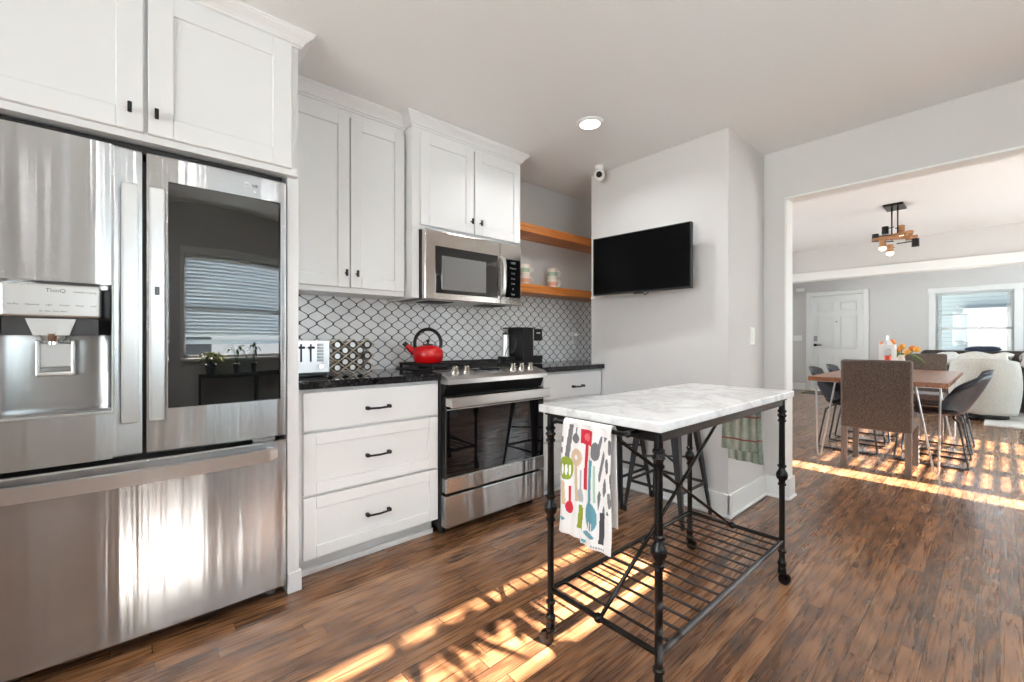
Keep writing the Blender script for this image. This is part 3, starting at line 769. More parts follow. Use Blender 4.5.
for (a, b_, c, d) in ((rx0+.012, rx1-.006, .715, .722), (rx0+.012, rx1-.006, .333, .336)): mb.box(a, b_, 2.029, 2.034, c, d)
mb.build('window_edge', 'steel_grey', od)
mb = MB(); mb.box(rx0+.006, rx1, 1.972, 1.988, .735, .792, .005, 2); mb.box(rx0+.006, rx0+.04, 1.985, 2.035, .74, .787, .003); mb.box(rx1-.034, rx1, 1.985, 2.035, .74, .787, .003); mb.build('handle', 'steel_plain', od)
mb = MB(); mb.cyl((1.675, 2.0275, .291), (1.675, 2.03, .291), .014, n=24); mb.build('badge', 'emblem', od)
text('lettering', 'GE', .014, Vector((1.675, 2.0272, .291)), FRONT, 'text_grey', od)
mb = MB(); mb.box(rx0+.004, rx1, 2.030, 2.080, .058, .236, .005, 2); mb.build('drawer', 'steel', r)
for x in (rx0+.04, rx1-.04):
    for y in (2.13, 2.56): mb = MB(); mb.cyl((x, y, 0), (x, y, .05), .02); mb.build('foot', 'black_plastic', r)
mb = MB(); mb.box(rx0+.02, rx1-.02, 2.12, 2.15, .012, .05); mb.build('kick_plate', 'black_plastic', r)
for gx0, gx1 in ((1.295, 1.545), (1.552, 1.802), (1.809, 2.06)):
    mb = MB(); z = .958
    for (x, ) in ((gx0+.008,), (gx1-.008,)): mb.box(x-.007, x+.007, 2.17, 2.60, z-.010, z+.006, .003)
    for y in (2.177, 2.385, 2.593): mb.box(gx0, gx1, y-.007, y+.007, z-.010, z+.006, .003)
    xm = (gx0+gx1)/2
    mb.box(xm-.005, xm+.005, 2.18, 2.59, z-.008, z+.006, .002)
    for yc_ in (2.28, 2.49):
        mb.box(gx0, xm-.03, yc_-.005, yc_+.005, z-.008, z+.006, .002); mb.box(xm+.03, gx1, yc_-.005, yc_+.005, z-.008, z+.006, .002)
    for x in (gx0+.01, gx1-.01):
        for y in (2.18, 2.59): mb.box(x-.007, x+.007, y-.007, y+.007, .922, z, .002)
    mb.build('grate', 'iron', r)
    for yc_ in (2.28, 2.49):
        mb = MB(); mb.cyl((xm, yc_, .922), (xm, yc_, .938), .045, .04, 24); mb.cyl((xm, yc_, .938), (xm, yc_, .944), .03, .028, 24); mb.build('burner', 'iron', r)

# ------------------------------------------------------------------ microwave
m = thing('microwave', 'stainless steel over-the-range microwave with black door glass', 'microwave', (1.65, 2.4, 1.36))
mx0, mx1 = 1.268, 2.032
mb = MB(); mb.box(mx0, mx1, 2.262, YB-.012, 1.362, 1.768, .003); mb.build('body', 'black_paint', m)
mb = MB(); mb.box(mx0+.002, 1.845, 2.222, 2.26, 1.352, 1.767, .006, 3); md_ = mb.build('door', 'steel_warm', m)
mb = MB(); mb.box(1.848, mx1+.002, 2.222, 2.26, 1.352, 1.767, .006, 3); cp_ = mb.build('control_panel', 'steel_warm', m)
mb = MB(); mb.box(1.340, 1.822, 2.2185, 2.224, 1.392, 1.675, .003); mb.build('door_glass', 'glass_black', md_)
mb = MB(); mb.box(1.382, 1.72, 2.2165, 2.2195, 1.415, 1.620, .003); mb.build('window', mat('microwave window mesh glass', (.12,.125,.13,1), .04, .0, Specular_IOR_Level=1.0, Coat_Weight=1, Coat_IOR=1.9), md_)
mb = MB(); mb.box(1.885, 2.022, 2.2185, 2.224, 1.402, 1.664, .003); kp = mb.build('keypad', 'glass_black', cp_)
rows = ['12:00', 'Popcorn', '1 2 3', '4 5 6', '7 8 9', '0', 'Start']
for i, s_ in enumerate(rows): text('lettering', s_, .016 if i not in (0,) else .02, Vector((1.955, 2.218, 1.64-.036*i)), FRONT, 'steel_grey', kp)
mb = MB(); pts = [(1.853, 2.224, 1.402), (1.853, 2.194, 1.42), (1.853, 2.182, 1.47), (1.853, 2.180, 1.54), (1.853, 2.182, 1.61), (1.853, 2.194, 1.655), (1.853, 2.224, 1.672)]
mb.tube(pts, .013, 12, rz=.009); mb.build('handle', 'steel_plain', md_)
mb = MB(); mb.cyl((1.62, 2.2215, 1.722), (1.62, 2.224, 1.722), .012, n=24); mb.build('badge', 'emblem', md_)
text('lettering', 'GE', .012, Vector((1.62, 2.2210, 1.722)), FRONT, 'text_grey', md_)
mb = MB(); mb.box(mx0+.02, mx1-.02, 2.26, 2.58, 1.352, 1.361, .002); mb.build('vent_base', 'steel_grey', m)
for x in (1.34, 1.78): mb = MB(); mb.box(x, x+.18, 2.30, 2.45, 1.347, 1.352, .001); mb.build('grease_filter', 'iron', m)

# ------------------------------------------------------------------ floating shelves and mugs
for z0, lb in ((1.945, 'orange wood floating shelf, the upper empty one'), (1.478, 'orange wood floating shelf holding stacked mugs, the lower one')):
    mb = MB(); mb.box(2.078, 3.355, 2.40, YB-.011, z0, z0+.066, .002); solo(mb, 'floating_shelf', 'shelf_wood', lb, 'shelf', (2.7, 2.5, z0))
def mug(x, y, z, band, label, rz):
    t = thing('mug', label, 'mug', (x, y, z), rz, 'stacked mugs on the lower shelf')
    mb = MB(); R, Hh = .042, .082
    prof = [(.0, .004), (.030, .004), (.034, .0), (.038, .004), (R, .02), (R, .03), (R, .052), (R+.001, .074), (R+.002, Hh), (R-.001, Hh), (R-.004, .07), (R-.004, .012), (.0, .01)]
    def fn(u, v):
        k = int(round(v*(len(prof)-1))); r_, z_ = prof[k]; a = 2*PI*u; return Vector((r_*math.cos(a), r_*math.sin(a), z_))
    mb.grid(fn, 24, len(prof)-1, True, matfn=lambda u, v: 1 if 5/12 > v > 4/12-.001 or 5/12 < v < 6/12 else 0)
    mb.build('cup', ['cream_stone', band], t, world=False)
    mb = MB(); mb.tube([(.040, 0, .066), (.058, 0, .068), (.068, 0, .055), (.068, 0, .035), (.056, 0, .022), (.040, 0, .022)], .005, 8); mb.build('handle', 'cream_stone', t, world=False)
    return t
hz = math.radians(-35)
mug(2.645, 2.50, 1.545, 'mug_pink', 'cream mug with peach band on the lower shelf, bottom of the right stack', hz)
mug(2.645, 2.50, 1.628, 'mug_green', 'cream mug with green band on the lower shelf, top of the right stack', hz)
mug(2.325, 2.50, 1.545, 'mug_pink', 'cream mug on the lower shelf beside the microwave, bottom of the left stack', hz)
mug(2.325, 2.50, 1.628, 'mug_green', 'cream mug on the lower shelf beside the microwave, top of the left stack', hz)

# ------------------------------------------------------------------ things on the counter
t = thing('toaster', 'white and silver toaster with two levers on the black counter', 'toaster', (.655, 2.42, .923))
mb = MB(); mb.box(.560, .752, 2.30, 2.56, .945, 1.108, .012, 3); mb.build('body', 'white_plastic', t)
mb = MB(); mb.box(.566, .746, 2.305, 2.555, .924, .946, .004); mb.build('base', 'black_plastic', t)
mb = MB(); mb.box(.558, .754, 2.292, 2.302, .942, 1.110, .004); fp = mb.build('front_plate', 'steel_light', t)
mb = MB()
for x in (.615, .66): mb.box(x-.004, x+.004, 2.2895, 2.293, 1.0, 1.09)
mb.build('slot', 'matte_black', fp)
for x in (.615, .66):
    mb = MB(); mb.box(x-.014, x+.014, 2.268, 2.292, 1.066, 1.078, .003); mb.build('lever', 'black_plastic', t)
mb = MB(); [mb.box(.69, .722, 2.289, 2.293, z, z+.012, .001) for z in (1.0, 1.016, 1.032, 1.048, 1.064, 1.08)]; mb.build('button', 'steel_grey', fp)
mb = MB(); mb.cyl((.706, 2.292, .978), (.706, 2.272, .978), .014, n=20); mb.build('knob', 'chrome', t)
mb = MB(); mb.box(.585, .60, 2.33, 2.53, 1.104, 1.1095); mb.box(.64, .655, 2.33, 2.53, 1.104, 1.1095); mb.box(.69, .705, 2.33, 2.53, 1.104, 1.1095); mb.build('bread_slot', 'matte_black', t)

# spice rack: diagonal lattice of pale slats holding round jars
t = thing('spice_rack', 'pale wood lattice rack holding black-lidded jars beside the toaster', 'rack', (.90, 2.44, .923))
cx0, cz0, dX, dZ = .822, .958, .083, .063
mb = MB(); th = .0014
def seg(x0, z0, x1, z1):
    d = Vector((x1-x0, 0, z1-z0)); n_ = Vector((-d.z, 0, d.x)).normalized()*th
    mb.prism([(x0+n_.x, z0+n_.z), (x1+n_.x, z1+n_.z), (x1-n_.x, z1-n_.z), (x0-n_.x, z0-n_.z)], 2.366, 2.392, 'Y')
cells = [(cx0+i*dX, cz0+j*dZ) for j in range(3) for i in range(3)] + [(cx0+dX/2+i*dX, cz0+dZ/2+j*dZ) for j in range(2) for i in range(2)]
seen = set()
for (x, z) in cells:
    for (a, b_) in (((x-dX/2, z), (x, z+dZ/2)), ((x, z+dZ/2), (x+dX/2, z)), ((x+dX/2, z), (x, z-dZ/2)), ((x, z-dZ/2), (x-dX/2, z))):
        k = tuple(sorted([(round(a[0], 3), round(a[1], 3)), (round(b_[0], 3), round(b_[1], 3))]))
        if k in seen: continue
        seen.add(k); seg(a[0], a[1], b_[0], b_[1])
mb.build('lattice', 'pale_wood', t)
jr = None; rowname = ['bottom row', 'second row', 'third row', 'fourth row', 'top row']
cells2 = cells + [(cx0+dX/2+i*dX, cz0+dZ/2+dZ*1.0+.036+.002) for i in ()]
col3 = ['left', 'middle', 'right']; 
for j, (x, z) in enumerate(sorted(cells, key=lambda c: (c[1], c[0]))):
    rw = int(round((z-cz0)/(dZ/2))); ci = int(round((x-cx0)/(dX/2)))
    lab = 'round jar with black lid in the pale spice rack, %s, %s' % (['bottom row', 'second row from the bottom', 'middle row', 'second row from the top', 'top row'][rw], ['leftmost', 'left', 'middle', 'right', 'rightmost'][ci])
    if jr is None:
        jr = thing('spice_jar', lab, 'jar', (x, 2.44, z), 0, 'jars in the spice rack')
        mb = MB(); mb.cyl((0, -.045, 0), (0, .05, 0), .0215, n=16); mb.build('jar_glass', 'glass_black', jr, world=False)
        mb = MB(); mb.cyl((0, -.062, 0), (0, -.045, 0), .0235, n=16); mb.build('lid', 'black_plastic', jr, world=False)
        mb = MB(); mb.cyl((0, -.0632, 0), (0, -.062, 0), .0145, n=16); mb.build('lid_disc', 'steel_plain', jr, world=False)
    else: dup(jr, (x, 2.44, z), 0, lab)

# kettle
k = thing('kettle', 'red enamel kettle with black handle on the range grate', 'kettle', (1.385, 2.385, .965), math.radians(0))
mb = MB(); R = .098
mb.lathe([(.0, .0), (.074, .0), (.084, .006), (.094, .03), (R, .052), (.095, .075), (.082, .095), (.06, .108), (.035, .114), (.0, .115)], n=32); mb.build('body', 'red', k, world=False)
mb = MB(); mb.lathe([(.034, .113), (.034, .118), (.02, .121), (.008, .122), (.006, .13), (.013, .137), (.010, .147), (.0, .149)], n=20); mb.build('lid', 'black_plastic', k, world=False)
sdv = Vector((-.90, .42, 0)).normalized()
mb = MB(); mb.tube([sdv*.07+Vector((0,0,.06)), sdv*.11+Vector((0,0,.09)), sdv*.135+Vector((0,0,.115))], [.026, .02, .014], 14); mb.build('spout', 'red', k, world=False)
mb = MB(); mb.tube([sdv*.13+Vector((0,0,.110)), sdv*.148+Vector((0,0,.128))], [.016, .015], 12); mb.build('spout_cap', 'black_plastic', k, world=False)
hd = Vector((.75, -.66, 0)).normalized(); hd = Vector((-sdv.x, -sdv.y, 0)); hd = Vector((.88, -.47, 0))
mb = MB(); pts = []
for i in range(19):
    a = PI*(-.10+1.2*i/18); pts.append(hd*(-.082*math.cos(a)) + Vector((0, 0, .125+.088*math.sin(a))))
mb.tube(pts, .013, 10, rz=.010); mb.build('handle', 'black_plastic', k, world=False)

# coffee maker
t = thing('coffee_maker', 'tall black single-serve coffee maker on the counter behind the range', 'coffee maker', (2.34, 2.47, .923))
mb = MB(); mb.box(2.235, 2.35, 2.42, 2.60, .925, 1.20, .008, 3); mb.build('tank_body', 'black_plastic', t)
mb = MB(); mb.box(2.35, 2.46, 2.43, 2.59, 1.105, 1.20, .010, 3); mb.build('brew_head', 'black_plastic', t)
mb = MB(); mb.box(2.35, 2.47, 2.44, 2.58, .925, .985, .006, 3); mb.build('drip_tray', 'black_plastic', t)
mb = MB(); mb.box(2.34, 2.348, 2.416, 2.421, 1.11, 1.20, .001); mb.build('trim_strip', 'chrome', t)
mb = MB(); mb.box(2.39, 2.43, 2.426, 2.431, 1.16, 1.172, .001); mb.build('badge', 'steel_light', t)
mb = MB(); mb.box(2.18, 2.36, 2.418, 2.6, 1.199, 1.208, .003); mb.build('lid', 'black_plastic', t)
# milk frother
t = thing('milk_frother', 'small steel frother jug with black handle on a black base beside the coffee maker', 'frother', (2.11, 2.49, .923))
mb = MB(); mb.box(2.085, 2.178, 2.44, 2.55, .924, .985, .012, 3); mb.build('base', 'black_plastic', t)
mb = MB(); mb.cyl((2.12, 2.495, .985), (2.12, 2.495, 1.15), .033, .028, 24); mb.build('jug', 'steel_light', t)
mb = MB(); mb.cyl((2.12, 2.495, 1.15), (2.12, 2.495, 1.165), .024, .018, 20); mb.build('lid', 'black_plastic', t)
mb = MB(); mb.tube([(2.14, 2.47, 1.145), (2.17, 2.45, 1.14), (2.185, 2.44, 1.09), (2.17, 2.45, 1.03), (2.145, 2.47, 1.01)], .006, 8); mb.build('handle', 'black_plastic', t)
mb = MB(); mb.tube([(2.09, 2.47, .98), (2.095, 2.45, 1.03), (2.11, 2.45, 1.06), (2.15, 2.45, 1.04), (2.17, 2.46, .98)], .003, 6); mb.build('cord', 'black_plastic', t)

# ------------------------------------------------------------------ television
tv_a = math.radians(5.5)
tvc = Vector((2.618, 1.648, 1.652))
t = thing('television', 'flat black television on a swivel arm on the grey wall', 'television', (2.62, 1.65, 1.44), tv_a)
W2, H2 = .362, .212
def loc(mb, dz=0): mb.b.transform(Matrix.Translation((0, 0, tvc.z-1.44))); return mb
mb = MB(); mb.box(-.018, .018, -W2, W2, -H2, H2, .004, 2); mb.box(.018, .045, -.22, .22, -.17, .1, .01, 2); loc(mb).build('case', 'black_plastic', t, world=False)
mb = MB(); mb.box(-.0195, -.0178, -W2+.008, W2-.008, -H2+.012, H2-.008); loc(mb).build('screen', 'screen', t, world=False)
mb = MB(); mb.box(-.021, -.010, -.035, .035, -H2-.010, -H2+.003, .002); mb.tube([(0, -.03, -H2-.006), (0, -.045, -H2-.02), (0, -.07, -H2-.004)], .003, 6); loc(mb).build('sensor', 'black_plastic', t, world=False)
mb = MB(); mb.box(.045, .05, -.1, .1, -.1, .1, .001); mb.box(.05, .135, -.03, .03, -.03, .03, .003); loc(mb).build('mount', 'black', t, world=False)
mb = MB(); mb.tube([(2.775, 2.12, 1.45), (2.70, 2.08, 1.44), (2.66, 1.98, 1.438)], .004, 6); mb.box(2.762, 2.78, 2.10, 2.185, 1.44, 1.455, .002)
solo(mb, 'cable', 'white_plastic', 'thin white cable at the lower left corner of the television', 'cable', (2.775, 2.12, 1.44))

# security camera
t = thing('security_camera', 'white ball security camera with black lens on the ceiling corner', 'camera', (2.70, 2.06, CEIL))
c0 = Vector((2.66, 2.02, 2.44))
mb = MB(); mb.cyl((2.66, 2.02, 2.438), (2.66, 2.02, 2.41), .034, .030, 24); mb.build('base', 'white_plastic', t)
dcam = Vector((-.8, -.55, -.25)).normalized()
mb = MB(); cc = Vector((2.66, 2.02, 2.372)); mb.sph(cc, .040, (1, 1, 1.15), 24, 14); hb = mb.build('head', 'white_plastic', t)
mb = MB(); mb.cyl(cc+dcam*.030, cc+dcam*.044, .024, .021, 20); mb.build('lens', 'lens', t)

# ------------------------------------------------------------------ recessed downlights
def downlight(x, y, label, e=7):
    t = thing('recessed_light', label, 'ceiling light', (x, y, CEIL), 0, 'recessed kitchen ceiling lights')
    mb = MB(); mb.lathe([(.060, -.010), (.066, -.012), (.078, -.008), (.084, -.001), (.084, 0), (.058, 0)], (x, y, CEIL), 32); mb.build('trim_ring', 'white_plastic', t)
    mb = MB(); mb.cyl((x, y, CEIL-.008), (x, y, CEIL-.002), .061, n=32); mb.build('diffuser', 'led', t)
    lo = lamp('downlight', 'AREA', (x, y, CEIL-.014), e, (.95, .975, 1), (0, 0, 0), .12, spread=math.radians(150))
downlight(2.089, 1.657, 'round white recessed light in the ceiling near the security camera', 8)
for i, (x, y) in enumerate(((.1, .15), (-1.2, .3), (1.2, .1), (-.6, -.5), (2.0, -.35))):  # unseen downlights, added to brighten the kitchen
    downlight(x, y, 'round white recessed light added as fill in the unseen kitchen ceiling', 6.5)

# ------------------------------------------------------------------ island table
LX0, LX1, LY0, LY1 = 1.137, 2.20, .652, 1.082
isl = thing('kitchen_island', 'black iron island table with white marble top and slatted lower shelf', 'kitchen island', (1.67, .87, 0))
mb = MB(); mb.box(1.098, 2.268, .622, 1.106, .849, .877, .004, 2); mb.build('tabletop', 'marble', isl)
mb = MB()
for y in (LY0, LY1): mb.box(LX0, LX1, y-.008, y+.008, .815, .848, .001)
for x in (LX0, LX1): mb.box(x-.008, x+.008, LY0, LY1, .815, .848, .001)
mb.box(LX0-.015, LX1+.015, LY0-.015, LY0+.015, .838, .849, .001); mb.box(LX0-.015, LX1+.015, LY1-.015, LY1+.015, .838, .849, .001)
mb.build('apron', 'black', isl)
def post(x, y, a):
    p = None
    mb = MB(); R = .0118
    prof = [(R+.004, .062), (R+.005, .075), (R+.002, .082), (R+.006, .09), (R+.006, .105), (R+.001, .112), (R, .145), (.017, .15), (.017, .158), (R, .163), (R, .44)]
    z = .50
    prof += [(R, z-.050), (R+.005, z-.047), (R+.005, z-.040), (R+.001, z-.037), (R+.002, z-.026), (R+.010, z-.016), (R+.0125, z), (R+.009, z+.012), (R+.002, z+.022), (R+.001, z+.033), (R+.006, z+.036), (R+.006, z+.043), (R+.001, z+.047)]
    prof += [(R, .70), (R, .738), (R+.005, .741), (R+.005, .748), (R+.001, .751), (R+.002, .760), (R+.008, .768), (R+.002, .776), (R+.001, .781), (R+.006, .784), (R+.006, .792), (R+.001, .796), (R, .845)]
    mb.lathe(prof, (x, y, 0), 16); p = mb.build('post', 'black', isl)
    u_ = Vector((math.cos(a), math.sin(a), 0)); nrm = Vector((-math.sin(a), math.cos(a), 0)); ctr = Vector((x, y, .026))+u_*.014
    c = MB(); c.cyl(ctr-nrm*.010, ctr+nrm*.010, .0258, n=22)
    for s_ in (-1, 1):
        q = ctr+nrm*s_*.0135; top = Vector((x, y, .06))+nrm*s_*.0135
        c.tube([top-u_*.004, q+Vector((0, 0, .018)), q], [.009, .008, .007], 8, rz=.002)
    c.cyl((x, y, .064), (x, y, .054), .018, n=14); c.cyl(ctr-nrm*.016, ctr+nrm*.016, .005, n=8)
    c.build('caster', 'black', p); return p
post(LX0, LY0, 2.5); post(LX0, LY1, 2.3); post(LX1, LY0, -.5); post(LX1, LY1, -.3)
mb = MB(); zs = .200
for y in (LY0, LY1): mb.cyl((LX0, y, zs), (LX1, y, zs), .0095, n=12)
for x in (LX0, LX1): mb.cyl((x, LY0, zs), (x, LY1, zs), .0095, n=12)
mb.sph((LX0, .868, zs), .016); mb.sph((LX1, .868, zs), .016)
shf = mb.build('shelf_frame', 'black', isl)
for i in range(14):
    x = LX0+(LX1-LX0)*(i+1)/15; mb = MB(); mb.box(x-.006, x+.006, LY0+.004, LY1-.004, zs-.002, zs+.003, .001); mb.build('shelf_slat', 'black', isl)
for (xa, za, xb, zb) in ((LX0, .838, LX1, zs), (LX1, .838, LX0, zs)):
    mb = MB(); off = .006 if xa < xb else -.006
    mb.cyl((xa, .868+off, za), (xb, .868+off, zb), .0068, n=10); mb.build('cross_brace', 'black', isl)
for sx, x in ((-1, LX0), (1, LX1)):
    mb = MB(); xo = x+sx*.078
    mb.cyl((xo, LY0+.055 if sx < 0 else LY0+.02, .838), (xo, LY1-.10 if sx < 0 else LY1-.02, .838), .007, n=10)
    mb.sph((xo, LY0+.052 if sx < 0 else LY0+.015, .838), .009)
    for y in ((LY0+.07, LY1-.12) if sx < 0 else (LY0+.06, LY1-.06)): mb.cyl((x, y, .836), (xo, y, .838), .006, n=8)
    mb.sph((xo, (LY1-.095) if sx < 0 else LY1-.02, .838), .010)
    mb.build('towel_bar', 'black', isl)

# utensil-print towel hanging on the left bar
def towel_pattern(s_, t_):
    # s_ 0..1 across (left to right as seen), t_ 0..1 down ; in zoom pixels:
    x = (s_*50+562.5-550)*4.26; y = (t_*124+420-400)*4.26
    def el(cx, cy, rx, ry): return ((x-cx)/rx)**2+((y-cy)/ry)**2 < 1
    def ln(x0, y0, x1, y1, w_):
        if not (min(y0, y1) <= y <= max(y0, y1)): return False
        xx = x0+(x1-x0)*(y-y0)/(y1-y0); return abs(x-xx) < w_/2
    G, GR, TAN, RED, TEAL, LG, BLK, DG = 1, 2, 3, 4, 5, 6, 7, 8
    if el(82, 305, 29, 56):
        for cx in (70, 83, 96):
            if el(cx, 312, 4.5, 26): return 0
        return GR
    if ln(92, 92, 84, 252, 15): return DG
    if el(115, 156, 17, 24) or ln(118, 100, 115, 140, 7): return DG
    if 138 < x < 193 and 104 < y < 172 and not el(165, 138, 14, 18) : return RED
    if 138 < x < 193 and 104 < y < 172: return 9
    if ln(164, 172, 161, 375, 15): return RED
    if el(97, 485, 16, 29) or ln(97, 388, 97, 470, 9): return RED
    if el(122, 245, 24, 42) and not el(122, 245, 7, 12): return TAN
    if ln(122, 270, 130, 445, 13) or ln(68, 365, 74, 480, 18): return TAN
    if ln(190, 230, 182, 440, 17) or (el(187, 478, 26, 62) and not (y > 505 and (abs(x-180) < 2.5 or abs(x-193) < 2.5))): return TEAL
    if ln(206, 250, 206, 412, 9): return 10
    if ln(143, 300, 143, 395, 7) or el(143, 415, 10, 30): return LG
    if ln(146, 460, 142, 565, 14): return G
    if el(207, 190, 17, 40): return DG
    if ln(231, 448, 228, 580, 19): return BLK
    if x > 215 and 120 < y < 445:
        q = math.sin(y*.055+math.sin(x*.11)*2.2)+math.sin(x*.30+y*.03)
        if q > .35: return DG
    if el(180, 562, 24, 13): return 5
    if el(70, 545, 12, 8) or el(160, 600, 12, 8): return 5
    if x < 66 and 140 < y < 260 and math.sin(y*.12) > 0: return DG
    if 195 < x < 245 and 596 < y < 606 and int(x/4) % 2: return DG
    return 0
tm = [mat('towel white', sr(238,234,230), .9), mat('towel lime', sr(150,160,50), .9), mat('towel green', sr(140,160,56), .9), mat('towel tan', sr(214,186,156), .9), mat('towel red', sr(206,44,62), .9),
      mat('towel teal', sr(104,158,172), .9), mat('towel light grey', sr(176,176,178), .9), mat('towel charcoal', sr(70,70,74), .9), mat('towel grey', sr(118,116,118), .9), mat('towel coral', sr(228,110,112), .9), mat('towel mint', sr(168,200,178), .9)]
xb = LX0-.078; yL, yR = .938, .752
LEN = .345; BACK = .30
def tw(u, v):
    # v: 0 back hem, up over the bar, 1 front hem
    s_ = v*(LEN+BACK+.03); y = yL+(yR-yL)*u
    fold = .006*math.sin(u*9+1)*min(1, abs(s_-BACK)/.1) + .004*math.sin(u*21)
    flare = .012*math.sin(u*5)
    if s_ < BACK: z = .845-(BACK-s_); x = xb+.011+fold*.5 + .01*(BACK-s_)/BACK
    elif s_ < BACK+.03: a = (s_-BACK)/.03*PI; x = xb+.011*math.cos(a); z = .845+.010*math.sin(a)
    else: k_ = (s_-BACK-.03)/LEN; z = .845-(s_-BACK-.03)-.012*(u > .45)*k_-.02*max(0, u-.4)*k_; x = xb-.011-fold-.018*k_-flare*k_; y += .006*math.sin(k_*6)*k_
    return Vector((x, y, z))
mb = MB(); NV = 260
mb.grid(tw, 110, NV, matfn=lambda u, v: towel_pattern(u, (v*(LEN+BACK+.03)-BACK-.03)/LEN) if v*(LEN+BACK+.03) > BACK+.02 else 0)
solo(mb, 'dish_towel', tm, 'white dish towel printed with colourful utensils hanging from the island rail', 'towel', (xb, .86, .845), solid=.003)
# green plaid towel on the right bar
xb2 = LX1+.078
def tw2(u, v):
    L1, L2 = .285, .345; tot = L1+L2+.03; s_ = v*tot; y = .94-.165*u
    fold = .006*math.sin(u*13)+.003*math.sin(u*31+1)
    if s_ < L1: z = .845-(L1-s_); x = xb2-.012-fold-.008*(L1-s_)/L1
    elif s_ < L1+.03: a = (s_-L1)/.03*PI; x = xb2-.011*math.cos(a); z = .845+.01*math.sin(a)
    else: k_ = (s_-L1-.03)/L2; z = .845-k_*L2; x = xb2+.013+fold+.010*k_; y -= .012*k_
    return Vector((x, y, z))
mb = MB(); mb.grid(tw2, 40, 80); solo(mb, 'dish_towel', 'plaid', 'green plaid dish towel hanging at the far end of the island', 'towel', (xb2, .86, .845), solid=.004)

# ------------------------------------------------------------------ stools
def stool(label, loc_):
    t = thing('counter_stool', label, 'stool', loc_, 0, 'black metal stools under the television wall')
    hs = .64
    mb = MB(); mb.box(-.15, .15, -.15, .15, hs-.028, hs, .022, 4); mb.box(-.045, .045, -.012, .012, hs-.001, hs+.001); mb.build('seat', 'galv', t, world=False)
    for sx in (-1, 1):
        for sy in (-1, 1):
            mb = MB(); tx, ty, bx, by = sx*.135, sy*.135, sx*.188, sy*.205
            def q(z, k_, ox, oy): 
                f = 1-z/hs; return (tx+(bx-tx)*f+ox, ty+(by-ty)*f+oy, z)
            wt, wb, th_ = .052, .020, .004
            def plane(ax):
                for (z0_, z1_, w0, w1) in ((hs-.02, .03, wt, wb),):
                    vs = []
                    for (z_, w_) in ((z0_, w0), (z1_, w1)):
                        for (a, b2) in ((0, 0), (1, 0), (1, 1), (0, 1)):
                            o1 = -a*w_; o2 = -b2*th_
                            ox, oy = (o1*sx, o2*sy) if ax == 0 else (o2*sx, o1*sy)
                            vs.append(mb.b.verts.new(q(z_, 0, ox, oy)))
                    for f_ in ((0,1,2,3), (4,5,6,7), (0,1,5,4), (1,2,6,5), (2,3,7,6), (3,0,4,7)): mb.b.faces.new([vs[i] for i in f_])
            plane(0); plane(1)
            lg = mb.build('leg', 'galv', t, world=False)
            mb = MB(); mb.cyl((bx-.008*sx, by-.008*sy, 0), (bx-.009*sx, by-.009*sy, .04), .013, .012, 12); mb.build('foot', 'black_plastic', lg, world=False)
    mb = MB()
    for z, ins in ((.20, 0), (.36, 0)):
        f = 1-z/hs; px, py = .135+.053*f-.006, .135+.07*f-.006
        if z < .3:
            for (a, b_) in (((-px, -py), (px, -py)), ((-px, py), (px, py)), ((-px, -py), (-px, py)), ((px, -py), (px, py))): mb.box(min(a[0], b_[0])-.003, max(a[0], b_[0])+.003, min(a[1], b_[1])-.003, max(a[1], b_[1])+.003, z-.009, z+.009)
        else:
            mb.cyl((-px, -py, z), (px, py, z), .007, n=8); mb.cyl((-px, py, z), (px, -py, z), .007, n=8)
    mb.build('rung', 'galv', t, world=False)
    return t
s1 = stool('black metal counter stool nearest the white baseboard corner, seen through the island legs', (2.575, 1.418, 0))
dup(s1, (2.575, 1.838, 0), 0, 'black metal counter stool next to the right base cabinet, behind the utensil towel')

# ------------------------------------------------------------------ dining furniture
t = thing('dining_table', 'walnut dining table on hairpin metal legs', 'table', (5.85, .75, 0))
TX0, TX1, TY0, TY1 = 4.86, 6.88, .27, 1.22
mb = MB(); mb.box(TX0, TX1, TY0, TY1, .722, .762, .006, 2); mb.build('tabletop', 'table_wood', t)
for x in (TX0+.07, TX1-.07):
    for y in (TY0+.07, TY1-.07):
        mb = MB(); sx = 1 if x > 5.8 else -1; sy = 1 if y > .75 else -1
        bx, by = x+sx*.0, y+sy*.0
        ix, iy = x-sx*.0, y-sy*.13
        pts = [(ix, iy, .722), (bx, by-sy*.022, .04), (bx, by-sy*.012, .012), (bx, by, .006), (bx, by+sy*.006, .02), (bx, by+sy*.01, .06), (x, y+sy*.02, .722)]
        mb.tube(pts, .0075, 8); mb.box(min(ix, x)-.03, max(ix, x)+.03, min(iy, y)-.02, max(iy, y)+.03, .716, .722); mb.build('leg', 'steel_light', t)
def parsons(label, loc_, rz):
    t = thing('dining_chair', label, 'chair', loc_, rz, 'tweed chairs at the ends of the dining table')
    mb = MB(); mb.box(-.045, .045, -.235, .235, .345, .94, .022, 4); mb.build('backrest', 'tweed', t, world=False)
    mb = MB(); mb.box(.045, .47, -.235, .235, .36, .475, .02, 4); mb.build('seat', 'tweed', t, world=False)
    for x in (-.02, .44):
        for y in (-.21, .21):
            mb = MB(); mb.prism([(x-.02, y-.02), (x+.02, y-.02), (x+.02, y+.02), (x-.02, y+.02)], 0, .36); mb.build('leg', mat_leg, t, world=False)
    return t
mat_leg = wood('grey washed leg wood', sr(92,84,78), sr(130,120,112), 2, .4)
c1 = parsons('brown tweed upholstered dining chair at the near end of the table, back to the kitchen', (4.735, .70, 0), 0)
c2 = dup(c1, (7.42, .66, 0), PI, 'brown tweed upholstered dining chair at the far end of the table by the tulips')
